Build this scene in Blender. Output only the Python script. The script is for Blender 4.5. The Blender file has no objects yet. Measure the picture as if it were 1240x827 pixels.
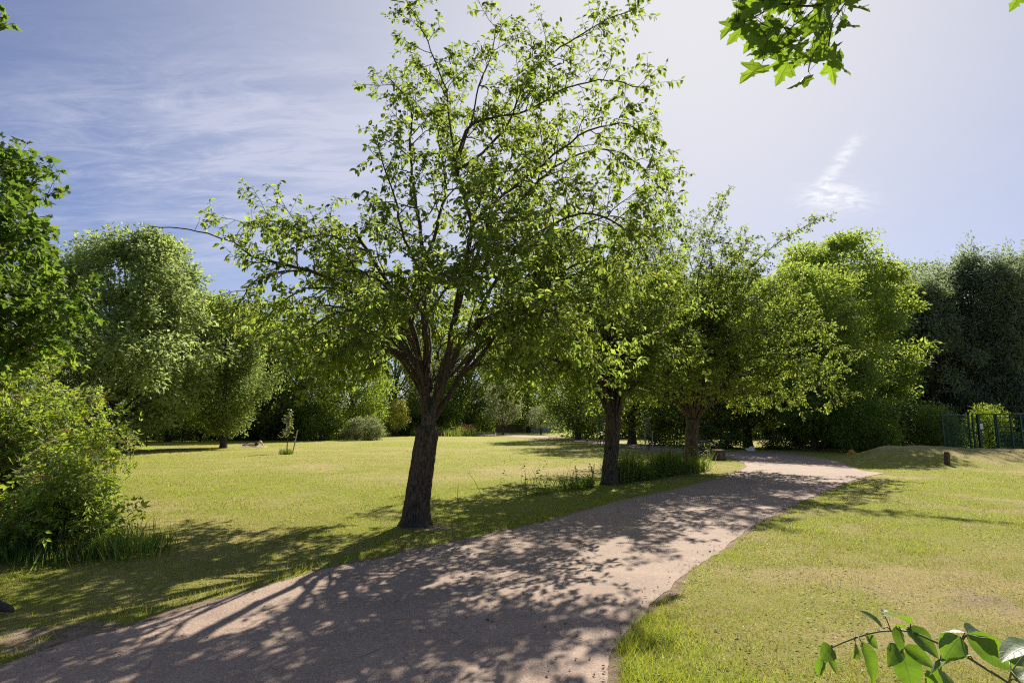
import bpy, bmesh, math, random
import numpy as np
from mathutils import Vector, Matrix, noise as mnoise
from mathutils.geometry import tessellate_polygon

R = math.radians
scene = bpy.context.scene
COL = scene.collection
np.random.seed(7)

# ------------------------------------------------------------------ camera
CAM_H = 1.6
F_PX = 700.0                    # focal length in pixels of the 1240 px wide photograph
PITCH = math.atan(99.5 / F_PX)
CP, SP = math.cos(PITCH), math.sin(PITCH)

def ray(px, py):
    u, v = (px - 620.0) / F_PX, (413.5 - py) / F_PX
    return np.array([u, CP - v * SP, SP + v * CP])

def P(px, py, depth):
    """world point seen at a photo pixel, at a given forward distance"""
    d = ray(px, py)
    return np.array([0, 0, CAM_H]) + d * (depth / d[1])

def G(px, py, z=0.0):
    """ground point seen at a photo pixel"""
    d = ray(px, py)
    return (np.array([0, 0, CAM_H]) + d * ((z - CAM_H) / d[2]))

cam_d = bpy.data.cameras.new('camera')
cam_d.sensor_width = 36.0
cam_d.lens = 36.0 * F_PX / 1240.0
cam_d.clip_end = 4000
cam = bpy.data.objects.new('camera', cam_d)
COL.objects.link(cam)
cam.location = (0, 0, CAM_H)
cam.rotation_euler = (math.pi / 2 + PITCH, 0, 0)
scene.camera = cam

# ------------------------------------------------------------------ sun + sky
SUN_AZ, SUN_EL = R(19.2), R(38.6)
sdir = Vector((math.sin(SUN_AZ) * math.cos(SUN_EL), math.cos(SUN_AZ) * math.cos(SUN_EL), math.sin(SUN_EL)))
sun_d = bpy.data.lights.new('sun', 'SUN')
sun_d.energy = 5.0
sun_d.angle = R(0.53)
sun_d.color = (1.0, 0.93, 0.82)
sun = bpy.data.objects.new('sun', sun_d)
COL.objects.link(sun)
sun.rotation_euler = (-sdir).to_track_quat('-Z', 'Y').to_euler()
sun.location = (20, 60, 50)

# ------------------------------------------------------------------ node helpers
class NT:
    def __init__(self, tree):
        self.t = tree
    def n(self, typ, **kw):
        nd = self.t.nodes.new(typ)
        ins = kw.pop('ins', {})
        for k, v in kw.items():
            setattr(nd, k, v)
        for k, v in ins.items():
            s = nd.inputs[k]
            if isinstance(v, bpy.types.NodeSocket):
                self.t.links.new(v, s)
            else:
                s.default_value = v
        return nd
    def link(self, a, b):
        self.t.links.new(a, b)
    def math(self, op, a, b=None, c=None, clamp=False):
        ins = {0: a}
        if b is not None: ins[1] = b
        if c is not None: ins[2] = c
        return self.n('ShaderNodeMath', operation=op, use_clamp=clamp, ins=ins).outputs[0]
    def mix(self, fac, a, b, blend='MIX'):
        nd = self.t.nodes.new('ShaderNodeMix')
        nd.data_type = 'RGBA'; nd.blend_type = blend
        for i, v in ((0, fac), (6, a), (7, b)):
            if isinstance(v, bpy.types.NodeSocket): self.t.links.new(v, nd.inputs[i])
            else: nd.inputs[i].default_value = v
        return nd.outputs[2]
    def noise(self, vec, scale, detail=4, rough=0.55, dist=0.0):
        nd = self.n('ShaderNodeTexNoise', ins={'Scale': scale, 'Detail': detail, 'Roughness': rough, 'Distortion': dist})
        if vec is not None: self.link(vec, nd.inputs['Vector'])
        return nd.outputs['Fac']
    def ramp(self, fac, lo, hi):
        return self.n('ShaderNodeMapRange', interpolation_type='SMOOTHSTEP', ins={0: fac, 1: lo, 2: hi, 3: 0.0, 4: 1.0}).outputs[0]
    def bump(self, h, strength, dist=0.02):
        return self.n('ShaderNodeBump', ins={'Height': h, 'Strength': strength, 'Distance': dist}).outputs[0]

def c4(c): return (c[0], c[1], c[2], 1.0)

def new_mat(name):
    m = bpy.data.materials.new(name); m.use_nodes = True
    m.node_tree.nodes.clear()
    return m, NT(m.node_tree)

def finish(nt, shader):
    o = nt.t.nodes.new('ShaderNodeOutputMaterial')
    nt.link(shader, o.inputs['Surface'])

# ------------------------------------------------------------------ world
w = bpy.data.worlds.new('World'); scene.world = w
w.use_nodes = True
w.node_tree.nodes.clear()
nt = NT(w.node_tree)
sky = nt.n('ShaderNodeTexSky', sky_type='NISHITA')
sky.sun_disc = False
sky.sun_elevation = SUN_EL
sky.sun_rotation = SUN_AZ
sky.altitude = 50
sky.air_density = 1.0
sky.dust_density = 0.35
sky.ozone_density = 2.5
tc = nt.n('ShaderNodeTexCoord')
sep = nt.n('ShaderNodeSeparateXYZ', ins={0: tc.outputs['Generated']})
X, Y, Z = sep.outputs
zz = nt.math('ADD', nt.math('MAXIMUM', Z, 0.0), 0.12)
cx = nt.math('DIVIDE', X, zz); cy = nt.math('DIVIDE', Y, zz)
cv = nt.n('ShaderNodeCombineXYZ', ins={0: cx, 1: cy}).outputs[0]
# cirrus: streaked high cloud sheet, seen mostly to the left
mp = nt.n('ShaderNodeMapping', ins={'Vector': cv, 'Rotation': (0, 0, R(28)), 'Scale': (0.55, 1.7, 1.0)}).outputs[0]
n1 = nt.noise(mp, 1.5, 9, 0.62, 0.6)
n2 = nt.noise(mp, 6.5, 8, 0.7, 1.2)
n3 = nt.noise(cv, 0.8, 3, 0.5)
ci = nt.math('ADD', nt.math('MULTIPLY', n1, 0.7), nt.math('MULTIPLY', n2, 0.35))
ci = nt.ramp(ci, 0.40, 0.66)
Yp = nt.math('MAXIMUM', Y, 0.05)
gx = nt.math('DIVIDE', X, Yp); gz = nt.math('DIVIDE', Z, Yp)
def blob(x0, z0, wx, wz):
    a = nt.math('DIVIDE', nt.math('SUBTRACT', gx, x0), wx)
    b = nt.math('DIVIDE', nt.math('SUBTRACT', gz, z0), wz)
    r2 = nt.math('ADD', nt.math('MULTIPLY', a, a), nt.math('MULTIPLY', b, b))
    return nt.math('POWER', 2.718, nt.math('MULTIPLY', r2, -1.0))
left = nt.math('MULTIPLY', blob(-0.46, 0.49, 0.48, 0.19), 1.6)
ci = nt.math('MULTIPLY', ci, nt.math('ADD', left, 0.10))
veil = nt.math('MULTIPLY', nt.ramp(n3, 0.25, 0.75), nt.math('MULTIPLY', blob(-0.45, 0.42, 0.5, 0.20), 0.40))
# broken contrail and its little cloud, right of the trees
def seg(px, py):
    d = ray(px, py); return d[0] / d[1], d[2] / d[1]
puffx, puffz = seg(1012, 240)
pv = nt.n('ShaderNodeCombineXYZ', ins={0: gx, 1: gz}).outputs[0]
pn = nt.noise(nt.n('ShaderNodeMapping', ins={'Vector': pv, 'Rotation': (0, 0, R(15)), 'Scale': (26, 80, 1)}).outputs[0], 1.0, 6, 0.65, 1.0)
puff = nt.math('MULTIPLY', blob(puffx, puffz, 0.055, 0.026), nt.ramp(pn, 0.30, 0.72))
ax, az = seg(985, 240); bx, bz = seg(1040, 165)
L = math.hypot(bx - ax, bz - az); tx, tz = (bx - ax) / L, (bz - az) / L
s_ = nt.math('ADD', nt.math('MULTIPLY', nt.math('SUBTRACT', gx, ax), tx), nt.math('MULTIPLY', nt.math('SUBTRACT', gz, az), tz))
q_ = nt.math('ADD', nt.math('MULTIPLY', nt.math('SUBTRACT', gx, ax), -tz), nt.math('MULTIPLY', nt.math('SUBTRACT', gz, az), tx))
e1 = nt.math('DIVIDE', nt.math('SUBTRACT', s_, L * 0.5), L * 0.5)
e2 = nt.math('DIVIDE', q_, 0.011)
tr = nt.math('POWER', 2.718, nt.math('MULTIPLY', nt.math('ADD', nt.math('POWER', nt.math('ABSOLUTE', e1), 4.0), nt.math('MULTIPLY', e2, e2)), -1.0))
tr = nt.math('MULTIPLY', tr, nt.ramp(pn, 0.25, 0.75))
strk = nt.math('MULTIPLY', blob(seg(225, 316)[0], seg(225, 316)[1], 0.06, 0.006), 0.4)
cl = nt.math('ADD', nt.math('ADD', ci, veil), strk, clamp=True)
cl = nt.math('MULTIPLY', cl, nt.ramp(Z, 0.02, 0.2))
SKY_TINT = (1.00, 0.95, 1.16, 1)
skc = nt.mix(1.0, sky.outputs[0], SKY_TINT, 'MULTIPLY')
dt = nt.n('ShaderNodeVectorMath', operation='DOT_PRODUCT', ins={0: tc.outputs['Generated'], 1: tuple(sdir)}).outputs['Value']
lobe = nt.math('POWER', nt.math('MAXIMUM', dt, 0.0), 4.5)
lobe = nt.math('MULTIPLY', lobe, 0.85)
skc = nt.mix(lobe, skc, (9.6, 9.5, 9.4, 1))
cloudcol = nt.mix(0.35, (8.6, 8.7, 10.0, 1), skc)
skc = nt.mix(nt.math('MULTIPLY', cl, 0.8), skc, cloudcol)
skc = nt.mix(nt.math('ADD', nt.math('MULTIPLY', puff, 1.1), nt.math('MULTIPLY', tr, 0.8), clamp=True), skc, (11.8, 11.8, 12.2, 1))
bg = nt.n('ShaderNodeBackground', ins={'Color': skc, 'Strength': 0.050})
ow = nt.t.nodes.new('ShaderNodeOutputWorld')
nt.link(bg.outputs[0], ow.inputs['Surface'])

# ------------------------------------------------------------------ materials
def leaf_mat(name, base, trans, fac=0.42, rough=0.45, spec=0.35, var=0.35, hue=0.03):
    m, nt = new_mat(name)
    geo = nt.n('ShaderNodeNewGeometry')
    rnd = geo.outputs['Random Per Island']
    v = nt.n('ShaderNodeMapRange', ins={0: rnd, 3: 1 - var, 4: 1 + var}).outputs[0]
    r2 = nt.math('FRACT', nt.math('MULTIPLY', rnd, 17.31))
    h = nt.n('ShaderNodeMapRange', ins={0: r2, 3: 0.5 - hue, 4: 0.5 + hue * 0.6}).outputs[0]
    hs = nt.n('ShaderNodeHueSaturation', ins={'Hue': h, 'Value': v, 'Color': c4(base)}).outputs[0]
    ht = nt.n('ShaderNodeHueSaturation', ins={'Hue': h, 'Value': v, 'Color': c4(trans)}).outputs[0]
    p = nt.n('ShaderNodeBsdfPrincipled', ins={'Base Color': hs, 'Roughness': rough, 'Specular IOR Level': spec})
    t = nt.n('ShaderNodeBsdfTranslucent', ins={'Color': ht})
    mx = nt.n('ShaderNodeMixShader', ins={0: fac, 1: p.outputs[0], 2: t.outputs[0]})
    finish(nt, mx.outputs[0])
    return m

def bark_mat(name, c1, c2, scale=14, bump=0.6, moss=None):
    m, nt = new_mat(name)
    tc = nt.n('ShaderNodeTexCoord')
    mp = nt.n('ShaderNodeMapping', ins={'Vector': tc.outputs['Object'], 'Scale': (1, 1, 0.35)}).outputs[0]
    a = nt.noise(mp, scale, 6, 0.65, 0.4)
    vor = nt.n('ShaderNodeTexVoronoi', feature='DISTANCE_TO_EDGE', ins={'Vector': mp, 'Scale': scale * 1.2}).outputs['Distance']
    col = nt.mix(nt.ramp(a, 0.3, 0.7), c4(c1), c4(c2))
    if moss:
        b = nt.noise(tc.outputs['Object'], 3.0, 5, 0.6)
        col = nt.mix(nt.math('MULTIPLY', nt.ramp(b, 0.5, 0.72), 0.65), col, c4(moss))
    h = nt.math('ADD', nt.math('MULTIPLY', a, 0.7), nt.math('MULTIPLY', nt.ramp(vor, 0.0, 0.18), 0.5))
    p = nt.n('ShaderNodeBsdfPrincipled', ins={'Base Color': col, 'Roughness': 0.9, 'Specular IOR Level': 0.2,
                                              'Normal': nt.bump(h, bump, 0.03)})
    finish(nt, p.outputs[0])
    return m

def plain_mat(name, c, rough=0.6, metal=0.0, var=0.25, scale=12, bump=0.15):
    m, nt = new_mat(name)
    tc = nt.n('ShaderNodeTexCoord')
    a = nt.noise(tc.outputs['Object'], scale, 5, 0.6)
    col = nt.mix(nt.ramp(a, 0.25, 0.75), c4([k * (1 - var) for k in c]), c4([min(1, k * (1 + var)) for k in c]))
    p = nt.n('ShaderNodeBsdfPrincipled', ins={'Base Color': col, 'Roughness': rough, 'Metallic': metal, 'Normal': nt.bump(a, bump, 0.01)})
    finish(nt, p.outputs[0])
    return m

M = {}
M['cherry'] = leaf_mat('cherry_leaf', (0.068, 0.112, 0.030), (0.36, 0.48, 0.066), 0.50, 0.55, 0.12, 0.45, 0.03)
M['cherry_bark'] = bark_mat('cherry_bark', (0.038, 0.029, 0.022), (0.165, 0.125, 0.092), 22, 1.0, (0.085, 0.085, 0.045))
M['ash'] = leaf_mat('ash_leaf', (0.195, 0.250, 0.110), (0.46, 0.58, 0.17), 0.46, 0.5, 0.12, 0.35, 0.02)
M['maple'] = leaf_mat('maple_leaf', (0.060, 0.105, 0.025), (0.22, 0.35, 0.035), 0.42, 0.5, 0.12, 0.3, 0.02)
M['olive'] = leaf_mat('olive_leaf', (0.120, 0.155, 0.062), (0.32, 0.43, 0.09), 0.42, 0.55, 0.12, 0.4, 0.03)
M['mid'] = leaf_mat('mid_leaf', (0.105, 0.160, 0.040), (0.40, 0.54, 0.06), 0.47, 0.55, 0.12, 0.4, 0.03)
M['deep'] = leaf_mat('deep_leaf', (0.100, 0.140, 0.050), (0.34, 0.46, 0.08), 0.45, 0.55, 0.12, 0.4, 0.03)
M['robinia'] = leaf_mat('robinia_leaf', (0.130, 0.190, 0.055), (0.46, 0.60, 0.085), 0.50, 0.55, 0.12, 0.3, 0.02)
M['yew'] = leaf_mat('yew_needle', (0.150, 0.185, 0.125), (0.40, 0.50, 0.24), 0.46, 0.55, 0.12, 0.4, 0.03)
M['elder'] = leaf_mat('elder_leaf', (0.130, 0.195, 0.040), (0.44, 0.58, 0.06), 0.42, 0.5, 0.12, 0.35, 0.03)
M['gold'] = leaf_mat('gold_leaf', (0.46, 0.47, 0.08), (0.66, 0.66, 0.09), 0.4, 0.5, 0.3, 0.3, 0.02)
M['pale'] = leaf_mat('pale_leaf', (0.22, 0.26, 0.11), (0.36, 0.42, 0.15), 0.35, 0.5, 0.3, 0.35, 0.04)
M['umbel'] = leaf_mat('elder_umbel', (0.66, 0.50, 0.27), (0.40, 0.30, 0.12), 0.3, 0.7, 0.2, 0.3, 0.04)
M['bark'] = bark_mat('grey_bark', (0.045, 0.036, 0.028), (0.11, 0.092, 0.07), 10, 0.6)
M['twig'] = plain_mat('green_stem', (0.13, 0.13, 0.05), 0.5)
M['redtwig'] = bark_mat('red_stem', (0.06, 0.03, 0.02), (0.11, 0.06, 0.04), 30, 0.2)
M['grass'] = leaf_mat('grass_blade', (0.165, 0.220, 0.026), (0.44, 0.54, 0.045), 0.45, 0.5, 0.25, 0.4, 0.045)
M['drygrass'] = leaf_mat('dry_grass_blade', (0.38, 0.31, 0.12), (0.40, 0.31, 0.10), 0.3, 0.6, 0.2, 0.4, 0.03)
M['tallgrass'] = leaf_mat('tall_grass_blade', (0.080, 0.140, 0.028), (0.22, 0.34, 0.04), 0.42, 0.5, 0.12, 0.35, 0.03)
M['seed'] = leaf_mat('seed_head', (0.13, 0.075, 0.045), (0.15, 0.08, 0.04), 0.3, 0.7, 0.2, 0.4, 0.03)

# ------------------------------------------------------------------ object helpers
def link(o, parent=None):
    COL.objects.link(o)
    if parent is not None: o.parent = parent
    return o

def tag(o, label=None, cat=None, group=None, kind=None):
    if label: o['label'] = label
    if cat: o['category'] = cat
    if group: o['group'] = group
    if kind: o['kind'] = kind
    return o

def empty(name, loc, label, cat, group=None, rz=0.0):
    o = bpy.data.objects.new(name, None)
    o.empty_display_size = 0.3
    o.location = tuple(float(v) for v in loc)
    o.rotation_euler = (0, 0, rz)
    link(o)
    return tag(o, label, cat, group)

def mesh_np(name, verts, faces, mat, parent=None, smooth=False, mat_idx=None):
    """verts Nx3; faces: list of (k, Mxk int array)"""
    me = bpy.data.meshes.new(name)
    verts = np.asarray(verts, dtype=np.float32)
    me.vertices.add(len(verts))
    me.vertices.foreach_set('co', verts.ravel())
    loops = np.concatenate([f.ravel() for f in faces]).astype(np.int32)
    tot = np.concatenate([np.full(len(f), f.shape[1]) for f in faces]).astype(np.int32)
    start = np.concatenate([[0], np.cumsum(tot)[:-1]]).astype(np.int32)
    me.loops.add(len(loops)); me.loops.foreach_set('vertex_index', loops)
    me.polygons.add(len(tot))
    me.polygons.foreach_set('loop_start', start)
    me.polygons.foreach_set('loop_total', tot)
    me.polygons.foreach_set('use_smooth', np.full(len(tot), smooth))
    for m_ in (mat if isinstance(mat, (list, tuple)) else [mat]): me.materials.append(m_)
    if mat_idx is not None: me.polygons.foreach_set('material_index', mat_idx.astype(np.int32))
    me.update(calc_edges=True)
    me.validate()
    o = bpy.data.objects.new(name, me)
    return link(o, parent)

def nrm(v):
    v = np.asarray(v, float); n = np.linalg.norm(v, axis=-1, keepdims=True)
    return v / np.maximum(n, 1e-9)

class Tubes:
    """collects tapered tubes as one mesh"""
    def __init__(self): self.v, self.f, self.t, self.n = [], [], [], 0
    def add(self, pts, rad, k=6, cap=True, rough=0.0, rng=None):
        pts = np.asarray(pts, float); m = len(pts)
        rad = np.broadcast_to(np.asarray(rad, float), (m,))
        tan = nrm(np.gradient(pts, axis=0))
        up = np.array([0, 0, 1.0]) if abs(tan[0][2]) < 0.9 else np.array([1.0, 0, 0])
        u = nrm(np.cross(tan[0], up)); us = [u]
        for i in range(1, m):
            u = u - tan[i] * np.dot(u, tan[i]); u = u / max(np.linalg.norm(u), 1e-9); us.append(u)
        us = np.array(us); vs = np.cross(tan, us)
        a = np.linspace(0, 2 * math.pi, k, endpoint=False)
        ring = pts[:, None] + rad[:, None, None] * (np.cos(a)[None, :, None] * us[:, None] + np.sin(a)[None, :, None] * vs[:, None])
        self.v.append(ring.reshape(-1, 3))
        i = np.arange(m - 1)[:, None] * k; j = np.arange(k)[None]; j2 = (j + 1) % k
        q = np.stack([i + j, i + j2, i + k + j2, i + k + j], -1).reshape(-1, 4) + self.n
        self.f.append(q)
        self.n += m * k
        if cap:
            self.v.append(pts[-1:]); top = self.n; self.n += 1
            b = top - k
            self.t.append(np.stack([b + np.arange(k), b + (np.arange(k) + 1) % k, np.full(k, top)], -1))
    def build(self, name, mat, parent=None, smooth=True):
        fs = [np.concatenate(self.f)]
        if self.t: fs.append(np.concatenate(self.t))
        return mesh_np(name, np.concatenate(self.v), fs, mat, parent, smooth)

class Solid:
    """collects boxes / bars / lathes in a bmesh; one mesh object"""
    def __init__(self): self.bm = bmesh.new()
    def box(self, c, s, rot=None, bev=0.0):
        r = bmesh.ops.create_cube(self.bm, size=1.0)
        mtx = Matrix.Translation(Vector(c)) @ (rot.to_4x4() if rot else Matrix.Identity(4)) @ Matrix.Diagonal((s[0], s[1], s[2], 1))
        bmesh.ops.transform(self.bm, matrix=mtx, verts=r['verts'])
        if bev > 0:
            es = list({e for v in r['verts'] for e in v.link_edges})
            bmesh.ops.bevel(self.bm, geom=es, offset=bev, segments=2, affect='EDGES')
        return self
    def bar(self, a, b, r, k=8):
        a, b = Vector(a), Vector(b); d = b - a
        res = bmesh.ops.create_cone(self.bm, cap_ends=True, segments=k, radius1=r, radius2=r, depth=d.length)
        mtx = Matrix.Translation((a + b) / 2) @ d.to_track_quat('Z', 'Y').to_matrix().to_4x4()
        bmesh.ops.transform(self.bm, matrix=mtx, verts=res['verts'])
        return self
    def lathe(self, prof, k=20, c=(0, 0, 0), wob=0.0, seed=0):
        rows = []
        for r, z in prof:
            rows.append([self.bm.verts.new((c[0] + r * (1 + wob * mnoise.noise(Vector((3 * math.cos(a), 3 * math.sin(a), z * 2 + seed)))) * math.cos(a),
                                            c[1] + r * (1 + wob * mnoise.noise(Vector((3 * math.cos(a), 3 * math.sin(a), z * 2 + seed)))) * math.sin(a), c[2] + z))
                         for a in [2 * math.pi * i / k for i in range(k)]])
        for a, b in zip(rows[:-1], rows[1:]):
            for i in range(k):
                self.bm.faces.new((a[i], a[(i + 1) % k], b[(i + 1) % k], b[i]))
        self.bm.faces.new(rows[-1]); self.bm.faces.new(list(reversed(rows[0])))
        return self
    def build(self, name, mat, parent=None, smooth=False):
        bmesh.ops.recalc_face_normals(self.bm, faces=self.bm.faces[:])
        me = bpy.data.meshes.new(name); self.bm.to_mesh(me); self.bm.free()
        for p in me.polygons: p.use_smooth = smooth
        me.materials.append(mat)
        return link(bpy.data.objects.new(name, me), parent)

# leaf templates: (verts in [along, across, up], tris, quads) ; length 1, half width 0.5 at most
def leaf_template(kind):
    if kind == 'ovate':          # folded along the midrib, drooping tip, cherry leaf
        ts = [0.0, 0.22, 0.5, 0.78, 1.0]; ws = [0.0, 0.36, 0.5, 0.34, 0.0]; dz = [0, .03, .02, -.05, -.16]
        v = [(t, 0, z) for t, z in zip(ts, dz)]
        for s in (1, -1):
            for i in (1, 2, 3): v.append((ts[i], s * ws[i], dz[i] + 0.11 * ws[i] * 2))
        tri, quad = [], []
        for s, o in ((1, 5), (-1, 8)):
            a = [(0, 1, o), (3, 4, o + 2)]
            b = [(1, 2, o + 1, o), (2, 3, o + 2, o + 1)]
            if s < 0: a = [x[::-1] for x in a]; b = [x[::-1] for x in b]
            tri += a; quad += b
        return np.array(v, float), np.array(tri), np.array(quad)
    if kind == 'kite':           # four-sided leaf folded on its midrib
        v = [(0, 0, 0), (0.45, 0.5, 0.08), (1, 0, -0.1), (0.45, -0.5, 0.08)]
        return np.array(v, float), np.array([(0, 2, 1), (0, 3, 2)]), np.zeros((0, 4), int)
    if kind == 'maple':
        half = [(0.0, 0.0), (-.10, .20), (0.02, .30), (-.02, .42), (.17, .40), (.28, .52), (.36, .62), (.42, .50), (.50, .48), (.50, .34), (.46, .17), (.60, .22), (.68, .30), (.72, .18), (.84, .14), (1.0, 0)]
        pts = half + [(x, -y) for x, y in half[-2:0:-1]]
        v = [(x, y, 0.22 * abs(y) - 0.30 * x * x + 0.05 * math.sin(9 * x + 7 * y)) for x, y in pts] + [(0.40, 0, -0.07)]
        c = len(pts)
        tri = [(c, (i + 1) % c, i) for i in range(c)]
        return np.array(v, float), np.array(tri), np.zeros((0, 4), int)
    if kind == 'palm':           # simplified five-lobed leaf
        pts = [(0, 0), (-.05, .35), (.22, .30), (.35, .62), (.48, .25), (.70, .24), (1, 0), (.70, -.24), (.48, -.25), (.35, -.62), (.22, -.30), (-.05, -.35)]
        v = [(x, y, 0.12 * abs(y) - 0.15 * x * x) for x, y in pts] + [(0.3, 0, -0.02)]
        c = len(pts)
        return np.array(v, float), np.array([(c, (i + 1) % c, i) for i in range(c)]), np.zeros((0, 4), int)
    if kind == 'pinnate':        # compound leaf: five kite leaflets on one stalk
        v, t = [], []
        for (x0, a, l) in ((.55, 0, .48), (.30, 62, .38), (.30, -62, .38), (.58, 50, .40), (.58, -50, .40)):
            ca, sa = math.cos(R(a)), math.sin(R(a)); b = len(v)
            for (x, y, z) in ((0, 0, 0), (.45, .20, .03), (1, 0, -.10), (.45, -.20, .03)):
                v.append((x0 + l * (x * ca - y * sa), l * (x * sa + y * ca), l * z - 0.12 * x0))
            t += [(b, b + 2, b + 1), (b, b + 3, b + 2)]
        return np.array(v, float), np.array(t), np.zeros((0, 4), int)
    if kind == 'blade':
        v = [(0, 0.5, 0), (0, -0.5, 0), (0.55, 0.36, .03), (0.55, -0.36, .03), (1, 0, -0.10)]
        return np.array(v, float), np.array([(3, 4, 2)]), np.array([(0, 1, 3, 2)])
    if kind == 'spike':
        v = [(0, 0.5, 0), (0, -0.5, 0), (1, 0, 0)]
        return np.array(v, float), np.array([(0, 1, 2)]), np.zeros((0, 4), int)

TPL = {k: leaf_template(k) for k in ('ovate', 'kite', 'maple', 'palm', 'pinnate', 'blade', 'spike')}

def leaves_geo(pos, d, n, length, width, kind):
    v, t, q = TPL[kind]
    d = nrm(d); n = n - d * np.sum(n * d, -1, keepdims=True); n = nrm(n); s = np.cross(n, d)
    L = np.asarray(length, float)[:, None, None]; W = np.asarray(width, float)[:, None, None]
    pts = pos[:, None] + L * v[None, :, 0, None] * d[:, None] + W * v[None, :, 1, None] * s[:, None] + L * v[None, :, 2, None] * n[:, None]
    N = len(pos); off = (np.arange(N) * len(v))[:, None, None]
    fs = []
    if len(q): fs.append((q[None] + off).reshape(-1, 4))
    if len(t): fs.append((t[None] + off).reshape(-1, 3))
    return pts.reshape(-1, 3), fs

def leaves_mesh(name, pos, d, n, length, width, kind, mat, parent=None, mat_idx=None):
    v, fs = leaves_geo(np.asarray(pos, float), np.asarray(d, float), np.asarray(n, float), length, width, kind)
    mi = None
    if mat_idx is not None:
        tpl = TPL[kind]; parts = []
        if len(tpl[2]): parts.append(np.repeat(mat_idx, len(tpl[2])))
        if len(tpl[1]): parts.append(np.repeat(mat_idx, len(tpl[1])))
        mi = np.concatenate(parts)
    return mesh_np(name, v, fs, mat, parent, False, mi)

# ------------------------------------------------------------------ numpy value noise
_hash = np.random.RandomState(3).rand(256, 256)
def vnoise(x, y):
    xi = np.floor(x).astype(int); yi = np.floor(y).astype(int)
    fx, fy = x - xi, y - yi
    fx = fx * fx * (3 - 2 * fx); fy = fy * fy * (3 - 2 * fy)
    h = lambda a, b: _hash[a % 256, b % 256]
    return (h(xi, yi) * (1 - fx) + h(xi + 1, yi) * fx) * (1 - fy) + (h(xi, yi + 1) * (1 - fx) + h(xi + 1, yi + 1) * fx) * fy
def fbm(x, y, o=4):
    s = 0; a = 0.5; t = 0
    for i in range(o):
        s = s + a * vnoise(x * 2 ** i + 17 * i, y * 2 ** i + 31 * i); t += a; a *= 0.5
    return s / t
def sstep(x, a, b):
    t = np.clip((x - a) / (b - a), 0, 1); return t * t * (3 - 2 * t)

# ------------------------------------------------------------------ path outline
left_px = [(0, 807), (44, 791), (112, 769), (129, 766), (190, 749), (237, 737), (291, 719), (325, 710), (373, 695), (420, 684), (461, 676),
           (535, 660), (614, 643), (676, 628), (751, 606), (804, 596), (840, 587), (872, 579), (893, 572), (904, 565.5), (901, 560.6), (886, 554),
           (872, 551), (850, 550), (829, 549.2), (803, 547.6), (772, 543.6), (732, 537.8), (700, 535.2), (669, 531.8), (640, 530), (611, 528.8), (575, 528)]
far_px = [(575, 526.3), (611, 526.6), (640, 527.2), (669, 528.4), (700, 530.8), (745, 534.2), (790, 539), (830, 544.5), (870, 546.8), (900, 547.4),
          (930, 548.3), (950, 549.5), (975, 552), (1000, 556), (1020, 561), (1034, 567), (1046, 570.5), (1072, 572.8)]
right_px = [(1055, 576), (1033, 582), (990, 599), (946, 619), (917, 635), (909, 640), (887, 656), (852, 681), (818, 705), (796, 729), (765, 758), (742, 788), (737, 812), (736, 835)]
path_xy = [(-9.0, -6.0), (-5.6, 0.0)] + [tuple(G(*p)[:2]) for p in left_px + far_px + right_px] + [(0.45, 2.6), (-0.5, 0.0), (-3.2, -6.0)]
PXY = np.array(path_xy)

def path_sd(x, y):
    """signed distance to the path outline: negative inside"""
    x = np.asarray(x, float).ravel(); y = np.asarray(y, float).ravel()
    out = np.empty(len(x))
    A = PXY; B = np.roll(PXY, -1, 0); D = B - A; LL = (D ** 2).sum(1)
    for s in range(0, len(x), 40000):
        px, py = x[s:s + 40000, None], y[s:s + 40000, None]
        t = np.clip(((px - A[:, 0]) * D[:, 0] + (py - A[:, 1]) * D[:, 1]) / LL, 0, 1)
        d = np.sqrt(((px - A[:, 0] - t * D[:, 0]) ** 2 + (py - A[:, 1] - t * D[:, 1]) ** 2).min(1))
        c = ((A[:, 1] > py) != (B[:, 1] > py)) & (px < D[:, 0] * (py - A[:, 1]) / np.where(D[:, 1] == 0, 1e-9, D[:, 1]) + A[:, 0])
        ins = c.sum(1) % 2 == 1
        out[s:s + 40000] = np.where(ins, -d, d)
    return out

def mound(x, y):
    m1 = 0.52 * np.exp(-(np.maximum(0, np.abs(x - 23.5) - 5.0) / 3.2) ** 2 - ((y - 25.0) / 2.7) ** 2)
    m2 = 0.24 * np.exp(-((x - 16.0) / 3.2) ** 2 - ((y - 25.5) / 2.6) ** 2)
    m = m1 + m2
    return m * (0.72 + 0.56 * fbm(x * 0.7 + 3, y * 0.7 + 1, 5)) 

def height(x, y, sd=None):
    x = np.asarray(x, float); y = np.asarray(y, float)
    if sd is None: sd = path_sd(x, y).reshape(x.shape)
    near = 1 - sstep(np.hypot(x, y), 12, 26)
    far_off = sstep(sd, 0.3, 4.0)
    z = near * (-0.02 + 0.029 * sstep(sd, -0.14, 0.0) + 0.02 * sstep(sd + 0.15 * (fbm(x * 2.5, y * 2.5) - 0.5), 0.05, 0.5))
    z = z + far_off * 0.10 * (fbm(x * 0.16 + 5, y * 0.16) - 0.5) + near * sstep(sd, 0.1, 0.8) * 0.05 * (fbm(x * 0.9, y * 0.9, 3) - 0.5)
    z = z + mound(x, y) * sstep(sd, 0.1, 2.0)
    return z

def hz(x, y): return float(height(np.array([x]), np.array([y]))[0])

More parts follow.
